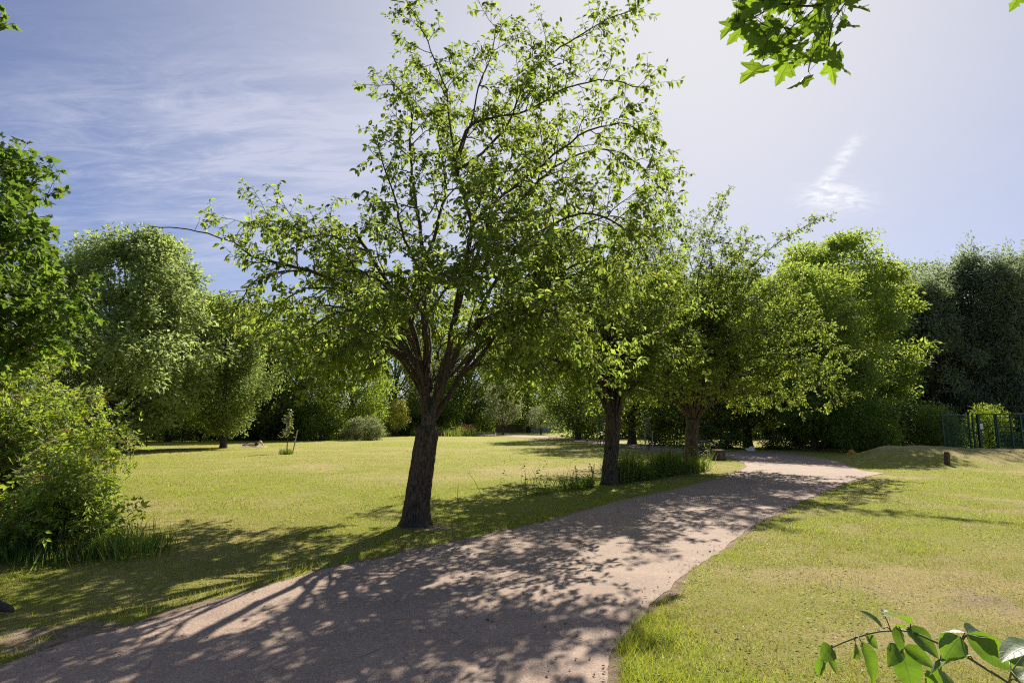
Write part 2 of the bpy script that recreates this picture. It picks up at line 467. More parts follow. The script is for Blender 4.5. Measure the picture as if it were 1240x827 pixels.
def axis(segs):
    out = [segs[0][0]]
    for a, b, st in segs:
        n = max(1, int(round((b - a) / st))); out += list(np.linspace(a, b, n + 1)[1:])
    return np.array(out)
gx_ = axis([(-900, -120, 60), (-120, -40, 8), (-40, -14, 1.0), (-14, -6, 0.3), (-6, 9, 0.1), (9, 34, 0.3), (34, 60, 1.5), (60, 140, 8), (140, 900, 60)])
gy_ = axis([(-60, -6, 6), (-6, 1.5, 0.5), (1.5, 13, 0.1), (13, 32, 0.25), (32, 60, 1.0), (60, 140, 4), (140, 1200, 60)])
XX, YY = np.meshgrid(gx_, gy_)
SD = path_sd(XX, YY).reshape(XX.shape)
ZZ = height(XX, YY, SD)
nx, ny = len(gx_), len(gy_)
i = (np.arange(ny - 1)[:, None] * nx + np.arange(nx - 1)[None]).ravel()
quads = np.stack([i, i + 1, i + nx + 1, i + nx], -1)

def dryness(x, y, sd):
    """where the grass is worn or dry (0..1), shared by the ground and the blades"""
    d = 0.40 * sstep(fbm(x * 0.28 + 3, y * 0.28 + 9, 4), 0.46, 0.66) + (0.20 + 0.3 * sstep(x - 0.3 * y, -2, 1)) * sstep(fbm(x * 1.1 + 13, y * 1.1 + 2, 4), 0.50, 0.68)
    d = d + 0.40 * np.exp(-((x - 4.6) / 1.9) ** 2 - ((y - 5.9) / 1.3) ** 2)
    d = d + 0.75 * sstep(mound(x, y), 0.16, 0.42) * sstep(fbm(x * 0.9, y * 0.9), 0.30, 0.62)
    d = d + 0.5 * np.exp(-((x - 2.6) / 4.0) ** 2 - ((y - 20.5) / 2.2) ** 2)
    d = d + 0.30 * np.exp(-((x + 8.0) / 9.0) ** 2 - ((y - 30) / 9.0) ** 2)
    d = d - 0.5 * np.exp(-((x + 0.2) / 3.2) ** 2 - ((y - 10.5) / 2.4) ** 2)
    return np.clip(d, 0, 1)
def soilness(x, y, sd):
    n = fbm(x * 2.2, y * 2.2, 4)
    s = 1 - sstep(sd + 0.34 * (n - 0.5), -0.02, 0.12)
    a = G(75, 772)
    s = np.maximum(s, np.exp(-((x - a[0]) / 0.62) ** 2 - ((y - a[1]) / 0.30) ** 2) * 1.5 * sstep(n, 0.2, 0.5))
    b = G(515, 640)
    s = np.maximum(s, 0.9 * np.exp(-((x - b[0]) / 0.55) ** 2 - ((y - b[1]) / 0.35) ** 2) * sstep(n, 0.25, 0.6))
    s = np.maximum(s, 0.55 * sstep(fbm(x * 2.6 + 40, y * 2.6, 5), 0.50, 0.66) * np.exp(-((x - 4.4) / 2.0) ** 2 - ((y - 5.7) / 1.3) ** 2))
    c = G(810, 541)
    s = np.maximum(s, 0.8 * np.exp(-((x - c[0]) / 3.5) ** 2 - ((y - c[1] - 4) / 3.0) ** 2))
    return np.clip(s, 0, 1)

m, nt = new_mat('lawn_ground')
tc = nt.n('ShaderNodeTexCoord'); ob = tc.outputs['Object']
at_d = nt.n('ShaderNodeAttribute', attribute_name='dry').outputs['Fac']
at_s = nt.n('ShaderNodeAttribute', attribute_name='soil').outputs['Fac']
n_f = nt.noise(ob, 42, 6, 0.7); n_m = nt.noise(ob, 7, 6, 0.65); n_l = nt.noise(ob, 0.55, 5, 0.6)
n_k = nt.noise(ob, 2.3, 6, 0.75)
nb = nt.noise(nt.n('ShaderNodeMapping', ins={'Vector': ob, 'Scale': (0.5, 1.6, 1)}).outputs[0], 1.1, 6, 0.7)
green = nt.mix(nt.ramp(n_f, 0.3, 0.7), (0.150, 0.182, 0.022, 1), (0.365, 0.360, 0.062, 1))
green = nt.mix(nt.math('MULTIPLY', nt.ramp(n_l, 0.4, 0.65), 0.5), green, (0.320, 0.330, 0.065, 1))
straw = nt.mix(nt.ramp(n_f, 0.25, 0.75), (0.30, 0.235, 0.085, 1), (0.60, 0.48, 0.23, 1))
dry = nt.math('ADD', nt.math('SUBTRACT', nt.math('MULTIPLY', at_d, 1.1), 0.12), nt.math('MULTIPLY', nt.math('SUBTRACT', n_m, 0.5), 1.5))
dry = nt.math('ADD', dry, nt.math('MULTIPLY', nt.math('SUBTRACT', nb, 0.45), 0.9), clamp=True)
dry = nt.math('ADD', dry, nt.math('MULTIPLY', nt.math('SUBTRACT', n_k, 0.5), 1.4), clamp=True)
col = nt.mix(nt.math('MULTIPLY', dry, 0.85), green, straw)
soil = nt.mix(nt.ramp(n_m, 0.3, 0.7), (0.22, 0.155, 0.095, 1), (0.44, 0.335, 0.22, 1))
soil = nt.mix(nt.ramp(n_f, 0.55, 0.75), soil, (0.11, 0.085, 0.055, 1))
sf = nt.ramp(nt.math('ADD', at_s, nt.math('MULTIPLY', nt.math('SUBTRACT', n_m, 0.5), 0.6)), 0.35, 0.65)
col = nt.mix(sf, col, soil)
h = nt.math('ADD', nt.math('MULTIPLY', n_f, 0.6), nt.math('MULTIPLY', nt.noise(ob, 160, 4, 0.7), 0.5))
p = nt.n('ShaderNodeBsdfPrincipled', ins={'Base Color': col, 'Roughness': 0.95, 'Specular IOR Level': 0.1, 'Normal': nt.bump(h, 0.9, 0.05)})
finish(nt, p.outputs[0]); M['lawn'] = m

lawn = mesh_np('lawn', np.stack([XX, YY, ZZ], -1).reshape(-1, 3), [quads], M['lawn'], None, True)
tag(lawn, 'sunlit park lawn with dry straw patches and worn edges', 'lawn', kind='structure')
for nm, arr in (('dry', dryness(XX, YY, SD)), ('soil', soilness(XX, YY, SD))):
    at = lawn.data.attributes.new(nm, 'FLOAT', 'POINT'); at.data.foreach_set('value', arr.ravel().astype(np.float32))

# path sheet
m, nt = new_mat('asphalt_path')
tc = nt.n('ShaderNodeTexCoord'); ob = tc.outputs['Object']
n1 = nt.noise(ob, 150, 5, 0.8); n2 = nt.noise(ob, 1.3, 6, 0.65); n3 = nt.noise(ob, 9, 5, 0.7)
col = nt.mix(nt.ramp(n2, 0.3, 0.7), (0.275, 0.196, 0.142, 1), (0.355, 0.254, 0.184, 1))
col = nt.mix(nt.math('MULTIPLY', nt.ramp(n3, 0.45, 0.75), 0.35), col, (0.20, 0.14, 0.10, 1))
vor = nt.n('ShaderNodeTexVoronoi', ins={'Vector': ob, 'Scale': 95})
sp = nt.n('ShaderNodeSeparateColor', ins={0: vor.outputs['Color']}).outputs[0]
col = nt.mix(nt.math('MULTIPLY', nt.ramp(sp, 0.6, 1.0), 0.40), col, (0.56, 0.46, 0.39, 1))
col = nt.mix(nt.math('MULTIPLY', nt.ramp(sp, 0.3, 0.0), 0.45), col, (0.13, 0.10, 0.085, 1))
cr = nt.n('ShaderNodeTexVoronoi', feature='DISTANCE_TO_EDGE', ins={'Vector': nt.n('ShaderNodeVectorMath', operation='ADD', ins={0: ob, 1: nt.n('ShaderNodeTexNoise', ins={'Vector': ob, 'Scale': 1.4, 'Detail': 5}).outputs['Color']}).outputs[0], 'Scale': 0.35}).outputs['Distance']
wear = nt.noise(nt.n('ShaderNodeMapping', ins={'Vector': ob, 'Rotation': (0, 0, R(-35)), 'Scale': (0.5, 1.5, 1)}).outputs[0], 0.9, 7, 0.7, 0.8)
col = nt.mix(nt.math('MULTIPLY', nt.ramp(wear, 0.48, 0.66), 0.40), col, (0.40, 0.295, 0.22, 1))
col = nt.mix(nt.math('MULTIPLY', nt.ramp(wear, 0.44, 0.30), 0.18), col, (0.17, 0.12, 0.09, 1))
crack = nt.math('MULTIPLY', nt.math('SUBTRACT', 1.0, nt.ramp(cr, 0.002, 0.007)), nt.ramp(n2, 0.5, 0.6))
col = nt.mix(nt.math('MULTIPLY', crack, 0.6), col, (0.07, 0.055, 0.05, 1))
h = nt.math('ADD', nt.math('MULTIPLY', n1, 0.5), nt.math('MULTIPLY', vor.outputs['Distance'], 0.7))
p = nt.n('ShaderNodeBsdfPrincipled', ins={'Base Color': col, 'Roughness': 0.88, 'Specular IOR Level': 0.3, 'Normal': nt.bump(h, 0.45, 0.006)})
finish(nt, p.outputs[0]); M['path'] = m
ring = []
for a, b in zip(PXY, np.roll(PXY, -1, 0)):
    dl = np.linalg.norm(b - a); dist = np.linalg.norm((a + b) / 2)
    n_ = max(1, int(dl / (0.07 if dist < 14 else 0.6)))
    nn = np.array([-(b - a)[1], (b - a)[0]]) / max(dl, 1e-6)
    for k in range(n_):
        q = a + (b - a) * k / n_
        amp = 0.09 if dist < 14 else 0.05
        ring.append(q + nn * amp * (float(fbm(np.array(q[0] * 4.0), np.array(q[1] * 4.0), 4)) - 0.5))
ring3 = [Vector((q[0], q[1], 0.010)) for q in ring]
tris = tessellate_polygon([ring3])
path = mesh_np('path', np.array([list(v) for v in ring3]), [np.array(tris)], M['path'], None, False)
bmp = bmesh.new(); bmp.from_mesh(path.data); bmesh.ops.recalc_face_normals(bmp, faces=bmp.faces[:])
if sum(f.normal.z for f in bmp.faces) < 0: bmesh.ops.reverse_faces(bmp, faces=bmp.faces[:])
bmp.to_mesh(path.data); bmp.free()
tag(path, 'pinkish grey asphalt path curving away past the cherry trees', 'path', kind='structure')

# ------------------------------------------------------------------ tree growth
def resample(pts, step):
    pts = np.asarray(pts, float)
    if len(pts) > 2:                                   # smooth through the points
        out = []
        q = np.vstack([2 * pts[0] - pts[1], pts, 2 * pts[-1] - pts[-2]])
        for i in range(1, len(q) - 2):
            n = max(2, int(np.linalg.norm(q[i + 1] - q[i]) / step))
            t = np.linspace(0, 1, n, endpoint=False)[:, None]
            out.append(0.5 * (2 * q[i] + (q[i + 1] - q[i - 1]) * t + (2 * q[i - 1] - 5 * q[i] + 4 * q[i + 1] - q[i + 2]) * t ** 2 + (3 * q[i] - q[i - 1] - 3 * q[i + 1] + q[i + 2]) * t ** 3))
        out.append(pts[-1:]); return np.vstack(out)
    n = max(2, int(np.linalg.norm(pts[1] - pts[0]) / step) + 1)
    return pts[0] + (pts[1] - pts[0]) * np.linspace(0, 1, n)[:, None]

def walk(rng, start, d, length, n, wob, trop):
    pts = [np.array(start)]; d = nrm(d); st = length / n
    for i in range(n):
        d = nrm(d + rng.normal(0, wob, 3) + trop)
        pts.append(pts[-1] + d * st)
    return np.array(pts)

def radial(rng, t):
    v = rng.normal(0, 1, 3); v = v - t * np.dot(v, t); return nrm(v)

class Grow:
    def __init__(self, seed, p):
        self.rng = np.random.RandomState(seed); self.p = p
        self.tubes = Tubes(); self.lp, self.ld, self.ls = [], [], []
        self.keep = p.get('keep', lambda q: True)
    def twig_leaves(self, pts, sp, lead=0.0):
        rng = self.rng; p = self.p
        seg = np.linalg.norm(np.diff(pts, axis=0), axis=1); L = seg.sum(); cum = np.concatenate([[0], np.cumsum(seg)])
        n = max(2, int(L / sp))
        s = lead * L + (1 - lead) * L * np.sort(rng.rand(n) ** 0.7)
        s[-1] = L; 
        if n > 3: s[-2] = L * 0.99; s[-3] = L * 0.97
        for si in s:
            i = min(len(seg) - 1, np.searchsorted(cum, si, 'right') - 1)
            f = (si - cum[i]) / max(seg[i], 1e-6)
            q = pts[i] + (pts[i + 1] - pts[i]) * f; t = nrm(pts[i + 1] - pts[i])
            d = nrm(0.45 * t + 0.8 * radial(rng, t) + np.array([0, 0, p.get('droop', -0.35)]))
            self.lp.append(q + d * 0.012); self.ld.append(d); self.ls.append(rng.uniform(0.45, 1.2))
    def branch(self, pts, r0, r1, start=0.25, dens=1.0, l2k=1.0, bare=False):
        rng = self.rng; p = self.p
        pts = resample(pts, 0.16)
        m = len(pts); seg = np.linalg.norm(np.diff(pts, axis=0), axis=1); cum = np.concatenate([[0], np.cumsum(seg)]); L = cum[-1]
        jit = rng.normal(0, 1, (m, 3)) * np.minimum(1, cum / 0.5)[:, None] * 0.010
        pts = pts + jit
        rad = r0 + (r1 - r0) * (cum / L) ** 0.8
        self.tubes.add(pts, rad, 8 if r0 > 0.03 else 6)
        s = start * L
        while s < L:
            i = min(m - 2, np.searchsorted(cum, s, 'right') - 1)
            t = nrm(pts[i + 1] - pts[i]); q = pts[i] + t * (s - cum[i])
            fr = s / L
            d = 0.55 * t + 0.95 * radial(rng, t) + np.array([0, 0, p.get('up2', 0.25)])
            l = p['l2'] * l2k * rng.uniform(0.45, 1.25) * (1.1 - 0.5 * fr)
            b = walk(rng, q, d, l, 6, 0.16, np.array([0, 0, p.get('trop', 0.02)]))
            if self.keep(b[-1]):
                r = min(rad[i] * 0.6, 0.006 + 0.010 * l)
                self.tubes.add(b, np.linspace(r, 0.003, len(b)), 5)
                self.second(b, l)
            s += p['s2'] / dens * rng.uniform(0.5, 1.5)
        if not bare: self.twig_leaves(pts[int(m * 0.72):], p['sl'] * 0.8)
    def second(self, b, l):
        rng = self.rng; p = self.p
        seg = l / (len(b) - 1); s = 0.22 * l
        while s < l:
            i = min(len(b) - 2, int(s / seg)); t = nrm(b[i + 1] - b[i]); q = b[i] + t * (s - i * seg)
            d = 0.6 * t + 0.8 * radial(rng, t) + np.array([0, 0, p.get('up3', 0.1)])
            l3 = p['l3'] * rng.uniform(0.4, 1.3) * (1.15 - 0.5 * s / l)
            c = walk(rng, q, d, l3, 3, 0.14, np.array([0, 0, p.get('trop3', 0.0)]))
            if self.keep(c[-1]):
                self.tubes.add(c, np.linspace(0.0042, 0.002, len(c)), 4, cap=False)
                self.twig_leaves(c, p['sl'], 0.15)
            s += p['s3'] * rng.uniform(0.5, 1.5)
        self.twig_leaves(b[2:], p['sl'] * 1.3)
    def leaves(self, name, kind, mat, parent, length, wr, up=0.55):
        rng = self.rng; n = len(self.lp)
        nn = np.tile([0, 0, 1.0], (n, 1)) + rng.normal(0, up, (n, 3))
        ls = np.array(self.ls) * length
        return leaves_mesh(name, np.array(self.lp), np.array(self.ld), nn, ls, ls * wr * rng.uniform(0.8, 1.2, n), kind, mat, parent)

def rough_trunk(tubes, pts, rad, k=28, amp=0.05, seed=0, step=0.05):
    """trunk with flare, lumps and vertical furrows, cut into the mesh"""
    pts = np.asarray(pts, float); rad = np.asarray(rad, float)
    d = np.concatenate([[0], np.cumsum(np.linalg.norm(np.diff(pts, axis=0), axis=1))])
    q = resample(pts, step)
    dq = np.concatenate([[0], np.cumsum(np.linalg.norm(np.diff(q, axis=0), axis=1))])
    r = np.interp(dq / dq[-1], d / d[-1], rad)
    base = len(tubes.v); n0 = tubes.n
    tubes.add(q, r, k)
    v = tubes.v[base].reshape(len(q), k, 3)
    for i in range(len(q)):
        for j in range(k):
            o = v[i, j] - q[i]; a = 2 * math.pi * j / k
            c, s = math.cos(a), math.sin(a)
            f = 0.6 * mnoise.noise(Vector((c * 3.2, s * 3.2, dq[i] * 1.1 + seed))) + 0.5 * mnoise.noise(Vector((c * 8, s * 8, dq[i] * 2.6 + seed * 2)))
            f += 0.35 * mnoise.noise(Vector((c * 14, s * 14, dq[i] * 9 + seed)))
            f += (0.30 / max(amp, 0.02)) * 0.5 * max(0.0, 1 - dq[i] / 0.42) ** 2 * (math.sin(5 * a + seed) + 0.5 * math.sin(3 * a + 2 * seed))
            v[i, j] = q[i] + o * (1 + amp * f * 2)
    tubes.v[base] = v.reshape(-1, 3)

CH = dict(l2=1.05, s2=0.188, l3=0.36, s3=0.10, sl=0.029, up2=0.15, trop=0.01, droop=-0.45)

# ---- the near cherry tree
b1 = G(503, 638); D1 = b1[1]
def keep1(q): return q[2] > 1.95 + 0.25 * math.sin(q[0] * 2.1)
g1 = Grow(11, dict(CH, keep=keep1))
base1 = np.array([b1[0], b1[1], 0.0])
tr_px = [(503, 645), (503, 628), (506, 600), (511, 570), (515, 540), (518, 521), (518.4, 517)]
tpts = [P(x, y, D1) for x, y in tr_px]; tpts[0][2] = -0.12
rough_trunk(g1.tubes, tpts, [0.315, 0.225, 0.196, 0.187, 0.180, 0.188, 0.150], 44, 0.085, 1.0, 0.03)
crotch = [P(518, 522, D1), P(519, 512, D1), P(520, 500, D1)]
g1.tubes.add(resample(crotch, 0.05), np.interp(np.linspace(0, 1, len(resample(crotch, 0.05))), [0, .4, 1], [0.125, 0.122, 0.115]), 16)
def limb1(px, dy, r0, r1=0.012, start=0.25, dens=1.0, l2k=1.0, bare=False):
    n = len(px)
    pts = [P(x, y, D1 + dy * (k / (n - 1)) ** 1.3) for k, (x, y) in enumerate(px)]
    g1.branch(pts, r0 * 0.80, r1, start, dens, l2k, bare)
limb1([(515, 512), (512, 480), (503, 452), (482, 429), (443, 411), (404, 409), (386, 432)], 0.9, 0.066, start=0.45)
limb1([(517, 505), (508, 454), (482, 411), (458, 381), (422, 351), (373, 328), (325, 316)], -0.3, 0.072, 0.022, 0.35)
limb1([(325, 316), (304, 310), (283, 293), (252, 284), (228, 278), (206, 275), (181, 274)], 0.0, 0.021, 0.008, 0.03, 0.0001, 0.25, True)
limb1([(283, 293), (290, 278), (300, 270)], 0.0, 0.008, 0.004, 0.3, 1.0, 0.3)
limb1([(236, 279), (240, 270), (243, 264)], 0.0, 0.005, 0.003, 0.6, 0.7, 0.15)
limb1([(517, 500), (509, 440), (504, 411), (491, 375), (467, 339), (446, 305), (425, 277)], 0.5, 0.066, 0.026, 0.4)
limb1([(446, 305), (418, 292), (392, 283), (365, 290), (345, 285)], -0.4, 0.024, 0.008, 0.1, 1.2, 0.7)
limb1([(519, 500), (516, 440), (514, 380), (514, 320), (505, 250), (496, 190), (497, 130), (470, 92)], 0.8, 0.072, 0.010, 0.4)
limb1([(522, 500), (530, 470), (543, 429), (549, 391), (560, 350), (566, 303), (571, 271), (556, 215), (549, 190)], -0.5, 0.078, 0.030, 0.45)
limb1([(552, 200), (545, 150), (539, 108), (522, 62), (508, 27), (494, 3)], 0.3, 0.028, 0.007, 0.1, 0.9, 0.75)
limb1([(551, 195), (565, 160), (583, 146), (620, 138), (644, 132), (688, 105), (739, 98), (790, 110)], -0.9, 0.032, 0.007, 0.15, 1.0, 0.8)
limb1([(555, 205), (585, 185), (617, 146), (637, 98), (671, 64), (725, 30), (775, 8)], 0.4, 0.034, 0.007, 0.15, 1.0, 0.75)
limb1([(553, 200), (570, 150), (580, 105), (596, 65), (600, 30)], -0.4, 0.028, 0.008, 0.2, 0.9, 0.7)
limb1([(523, 502), (533, 475), (549, 435), (574, 397), (612, 375), (650, 366), (700, 372)], -1.6, 0.070, 0.014, 0.4)
limb1([(525, 508), (540, 484), (555, 460), (584, 429), (606, 400), (643, 392), (690, 390)], 1.5, 0.072, 0.014, 0.45)
limb1([(562, 345), (590, 300), (625, 250), (670, 205), (722, 182), (766, 193), (806, 235)], 0.6, 0.044, 0.008, 0.15, 1.1)
limb1([(571, 271), (610, 235), (650, 205), (700, 165), (750, 150), (785, 165)], -1.8, 0.036, 0.007, 0.1)
limb1([(574, 397), (600, 340), (640, 290), (690, 262), (730, 262), (765, 285), (785, 315)], -1.9, 0.046, 0.008, 0.2)
limb1([(606, 400), (650, 350), (700, 320), (735, 322), (765, 345)], 1.4, 0.040, 0.008, 0.1)
limb1([(555, 460), (590, 400), (650, 320), (700, 275), (745, 262), (780, 272), (815, 250)], 3.0, 0.045, 0.007, 0.3)
limb1([(514, 340), (490, 290), (478, 240), (465, 200), (455, 165)], -1.2, 0.036, 0.007, 0.15, 1.0, 0.8)
limb1([(509, 440), (470, 350), (440, 330), (400, 300), (350, 272), (315, 268), (290, 270)], 1.5, 0.040, 0.008, 0.4)
limb1([(520, 440), (510, 380), (485, 340), (455, 330), (420, 330)], -2.2, 0.045, 0.010, 0.35)
limb1([(549, 391), (560, 330), (590, 270), (600, 210)], -2.2, 0.045, 0.010, 0.3)
limb1([(514, 330), (530, 270), (540, 220), (530, 160), (540, 110)], 2.2, 0.045, 0.010, 0.25)
limb1([(560, 350), (580, 300), (600, 240), (620, 190), (640, 150)], 2.2, 0.045, 0.010, 0.2)
limb1([(522, 470), (515, 440), (470, 420), (430, 380), (390, 370), (330, 380), (300, 400)], 2.2, 0.045, 0.010, 0.45)
limb1([(549, 425), (580, 395), (620, 360), (680, 335), (720, 335), (750, 350)], 0.2, 0.032, 0.008, 0.2, 1.1)
limb1([(560, 440), (610, 400), (670, 375), (720, 380), (760, 400)], -0.6, 0.032, 0.008, 0.25, 1.1)
limb1([(584, 429), (640, 350), (690, 310), (730, 300), (770, 305)], 1.0, 0.040, 0.008, 0.25, 1.1)
limb1([(519, 500), (507, 445), (500, 395), (515, 350), (535, 325)], -2.6, 0.032, 0.010, 0.4)
limb1([(540, 460), (585, 415), (635, 385), (680, 375)], -2.8, 0.032, 0.010, 0.35)
limb1([(512, 470), (480, 430), (440, 400), (410, 395), (380, 410)], -2.2, 0.032, 0.010, 0.4)
limb1([(515, 430), (520, 380), (560, 330), (610, 300), (650, 300)], -2.9, 0.032, 0.010, 0.35)
limb1([(515, 470), (500, 430), (472, 392), (445, 372), (412, 380)], 3.2, 0.032, 0.010, 0.35)
limb1([(520, 450), (520, 400), (500, 360), (478, 345)], 3.0, 0.032, 0.010, 0.35)
limb1([(525, 460), (560, 420), (600, 400), (645, 408)], 3.3, 0.032, 0.010, 0.35)
for px, dy in (([(482, 411), (440, 400), (402, 420), (372, 462)], 0.6), ([(458, 381), (420, 375), (380, 395), (345, 432)], -1.0), ([(422, 351), (370, 350), (332, 375), (305, 412)], 0.5),
               ([(373, 328), (335, 330), (302, 345), (284, 378)], -0.5), ([(612, 375), (660, 390), (700, 430), (722, 470)], 0.5), ([(606, 400), (640, 420), (668, 458)], -1.0),
               ([(600, 405), (660, 395), (720, 410), (762, 448)], 1.0), ([(500, 430), (470, 425), (445, 440), (425, 470)], 1.5), ([(556, 450), (600, 440), (630, 470)], 1.2)):
    limb1(px, dy, 0.026, 0.006, 0.15, 1.1, 0.75)
for px, dy in (([(512, 480), (490, 430), (460, 400), (430, 385), (400, 388)], 4.2), ([(515, 480), (500, 430), (490, 400), (468, 372)], 4.6), ([(520, 480), (530, 430), (540, 400), (560, 372)], 4.6),
               ([(525, 480), (560, 430), (600, 412), (640, 402)], 4.0), ([(520, 470), (515, 410), (520, 370), (530, 330)], 4.2), ([(512, 480), (480, 430), (440, 415), (405, 425)], 3.0)):
    limb1(px, dy, 0.032, 0.008, 0.32, 0.95, 1.1)
t1 = empty('cherry_tree', base1, 'largest and nearest cherry tree, thick rough trunk, one bare twig reaching left', 'tree', 'cherry trees along the path')
def settle(parts, root):
    for o in parts:
        o.data.transform(Matrix.Translation(-root.location)); o.parent = root
tk = g1.tubes.build('trunk', M['cherry_bark']); cr_ = g1.leaves('crown', 'ovate', M['cherry'], None, 0.108, 0.48)
settle([tk, cr_], t1)
print('leaves tree 1', len(g1.lp))

def auto_limbs(g, fork, centre, rad, n, r0, seed, dens=1.0, zmin=-0.62, slim=False):
    rng = np.random.RandomState(seed)
    for k in range(n):
        el = math.asin(zmin + (0.97 - zmin) * ((k + 0.5) / n)); az = k * 2.39996 + rng.uniform(-0.3, 0.3)
        e = centre + rad * rng.uniform(0.86, 1.0) * np.array([math.cos(el) * math.cos(az), math.cos(el) * math.sin(az), math.sin(el)])
        dv = e - fork
        mid1 = fork + np.array([dv[0] * 0.18, dv[1] * 0.18, abs(dv[2]) * 0.30 + 0.45])
        mid2 = fork + np.array([dv[0] * 0.58, dv[1] * 0.58, dv[2] * 0.72 + 0.55])
        pts = [fork + np.array([0.05 * math.cos(az), 0.05 * math.sin(az), 0]), mid1, mid2, e]
        g.branch(pts, r0 * rng.uniform(0.8, 1.1) * ((1.15 if k % 4 == 0 else 0.5) if slim else 1), 0.008, 0.24, dens)

def py_tip(px): return px[-1][1] < 240 or (px[-1][0] > 980 and px[-1][1] < 300)
def cherry(seed, base_px, trunk_px, r, centre, rad, label, n=15, extra=()):
    b = G(*base_px); D = b[1]
    z0 = hz(b[0], b[1])
    g = Grow(seed, dict(CH, s2=0.16, l2=1.25, s3=0.115, sl=0.028, keep=lambda q: q[2] > 1.95))
    tp = [P(x, y, D) for x, y in trunk_px]; tp[0][2] = -0.1
    rough_trunk(g.tubes, tp, np.interp(np.linspace(0, 1, len(tp)), [0, .15, .5, 1], [r * 1.35, r * 1.1, r * 0.95, r]), 24, 0.07, seed, 0.06)
    fork = tp[-1] + np.array([0, 0, -0.12])
    auto_limbs(g, fork, centre, rad, n, r * 0.33, seed + 1, slim=True)
    for px, dy, r0 in extra:
        g.branch([P(x, y, D + dy * k / (len(px) - 1)) for k, (x, y) in enumerate(px)], r0, 0.007, 0.3, 1.0, 0.36 if py_tip(px) else 0.9)
    root = empty('cherry_tree', (b[0], b[1], 0), label, 'tree', 'cherry trees along the path')
    tk = g.tubes.build('trunk', M['cherry_bark']); cw = g.leaves('crown', 'kite', M['cherry'], None, 0.116, 0.54)
    settle([tk, cw], root)
    print('leaves', label[:20], len(g.lp))
    return root
b2 = G(739, 588); b3 = G(836, 568)
cherry(23, (739, 588), [(738, 596), (738, 580), (739, 560), (741, 535), (743, 505)], 0.20, np.array([b2[0] - 0.1, b2[1] + 0.8, 4.2]), np.array([3.1, 3.5, 2.9]),
       'middle cherry tree of the three, dark trunk rising from the tall weeds beside the path', 25,
       [([(743, 505), (730, 470), (690, 440), (650, 440), (625, 470)], -1.0, 0.05)])
cherry(37, (836, 568), [(835, 574), (836, 560), (837, 545), (838, 525), (839, 508)], 0.235, np.array([b3[0] + 0.2, b3[1] + 0.2, 4.6]), np.array([4.6, 4.2, 3.9]),
       'farthest of the three cherry trees, twin forked trunk next to the tree stump', 28,
       [([(839, 508), (850, 430), (845, 340), (865, 270), (884, 226)], 0.3, 0.05), ([(839, 508), (860, 430), (890, 350), (935, 300), (997, 262)], -0.6, 0.06), ([(839, 508), (900, 440), (960, 430), (1000, 460), (1018, 490)], -1.0, 0.06), ([(839, 508), (900, 430), (960, 395), (1005, 415), (1024, 450)], 0.5, 0.06), ([(839, 508), (890, 460), (930, 455), (960, 480), (975, 510)], -1.5, 0.05), ([(839, 508), (900, 400), (950, 350), (985, 380), (1000, 420)], -0.5, 0.06), ([(839, 508), (880, 470), (905, 470), (925, 500)], 0.5, 0.05), ([(839, 508), (835, 420), (822, 330), (800, 255)], 0.5, 0.05), ([(839, 508), (850, 400), (862, 320), (852, 262)], -0.5, 0.05), ([(839, 508), (855, 400), (885, 340), (905, 290)], 0.8, 0.05), ([(839, 508), (830, 400), (800, 330), (765, 275)], 0.5, 0.05), ([(839, 508), (845, 410), (840, 340), (828, 282)], 1.2, 0.04), ([(839, 508), (860, 410), (870, 340), (876, 288)], -1.2, 0.04), ([(839, 508), (870, 420), (905, 350), (932, 318)], -1.4, 0.04), ([(839, 508), (820, 410), (800, 350), (790, 290)], -1.8, 0.04), ([(839, 508), (880, 430), (920, 380), (955, 345)], 1.2, 0.04)])

# ------------------------------------------------------------------ trees of the wood edge
class Crown:
    """foliage gathered in uneven clumps through a crown"""
    def __init__(self, seed): self.rng = np.random.RandomState(seed); self.p, self.d, self.n, self.l = [], [], [], []
    def clump(self, c, rad, n, size, droop=-0.25, up=0.7, fill=0.45):
        rng = self.rng
        v = nrm(rng.normal(0, 1, (n, 3))); r = rng.rand(n) ** fill
        lump = 1 + 0.35 * np.sin(v @ np.array([3.1, 1.7, 2.3]) * 2 + rng.uniform(0, 6)) * np.cos(v @ np.array([-1.3, 2.9, 1.1]) * 2)
        self.p.append(np.asarray(c) + v * (r * lump)[:, None] * np.asarray(rad))
        d = nrm(v * 0.8 + rng.normal(0, 0.6, (n, 3)) + np.array([0, 0, droop]))
        self.d.append(d); self.n.append(v * 0.95 + np.array([0, 0, up]) + rng.normal(0, 0.36, (n, 3)))
        self.l.append(size * rng.uniform(0.6, 1.25, n))
    def build(self, name, kind, mat, wr, parent=None):
        l = np.concatenate(self.l)
        return leaves_mesh(name, np.concatenate(self.p), np.concatenate(self.d), np.concatenate(self.n), l, l * wr, kind, mat, parent)

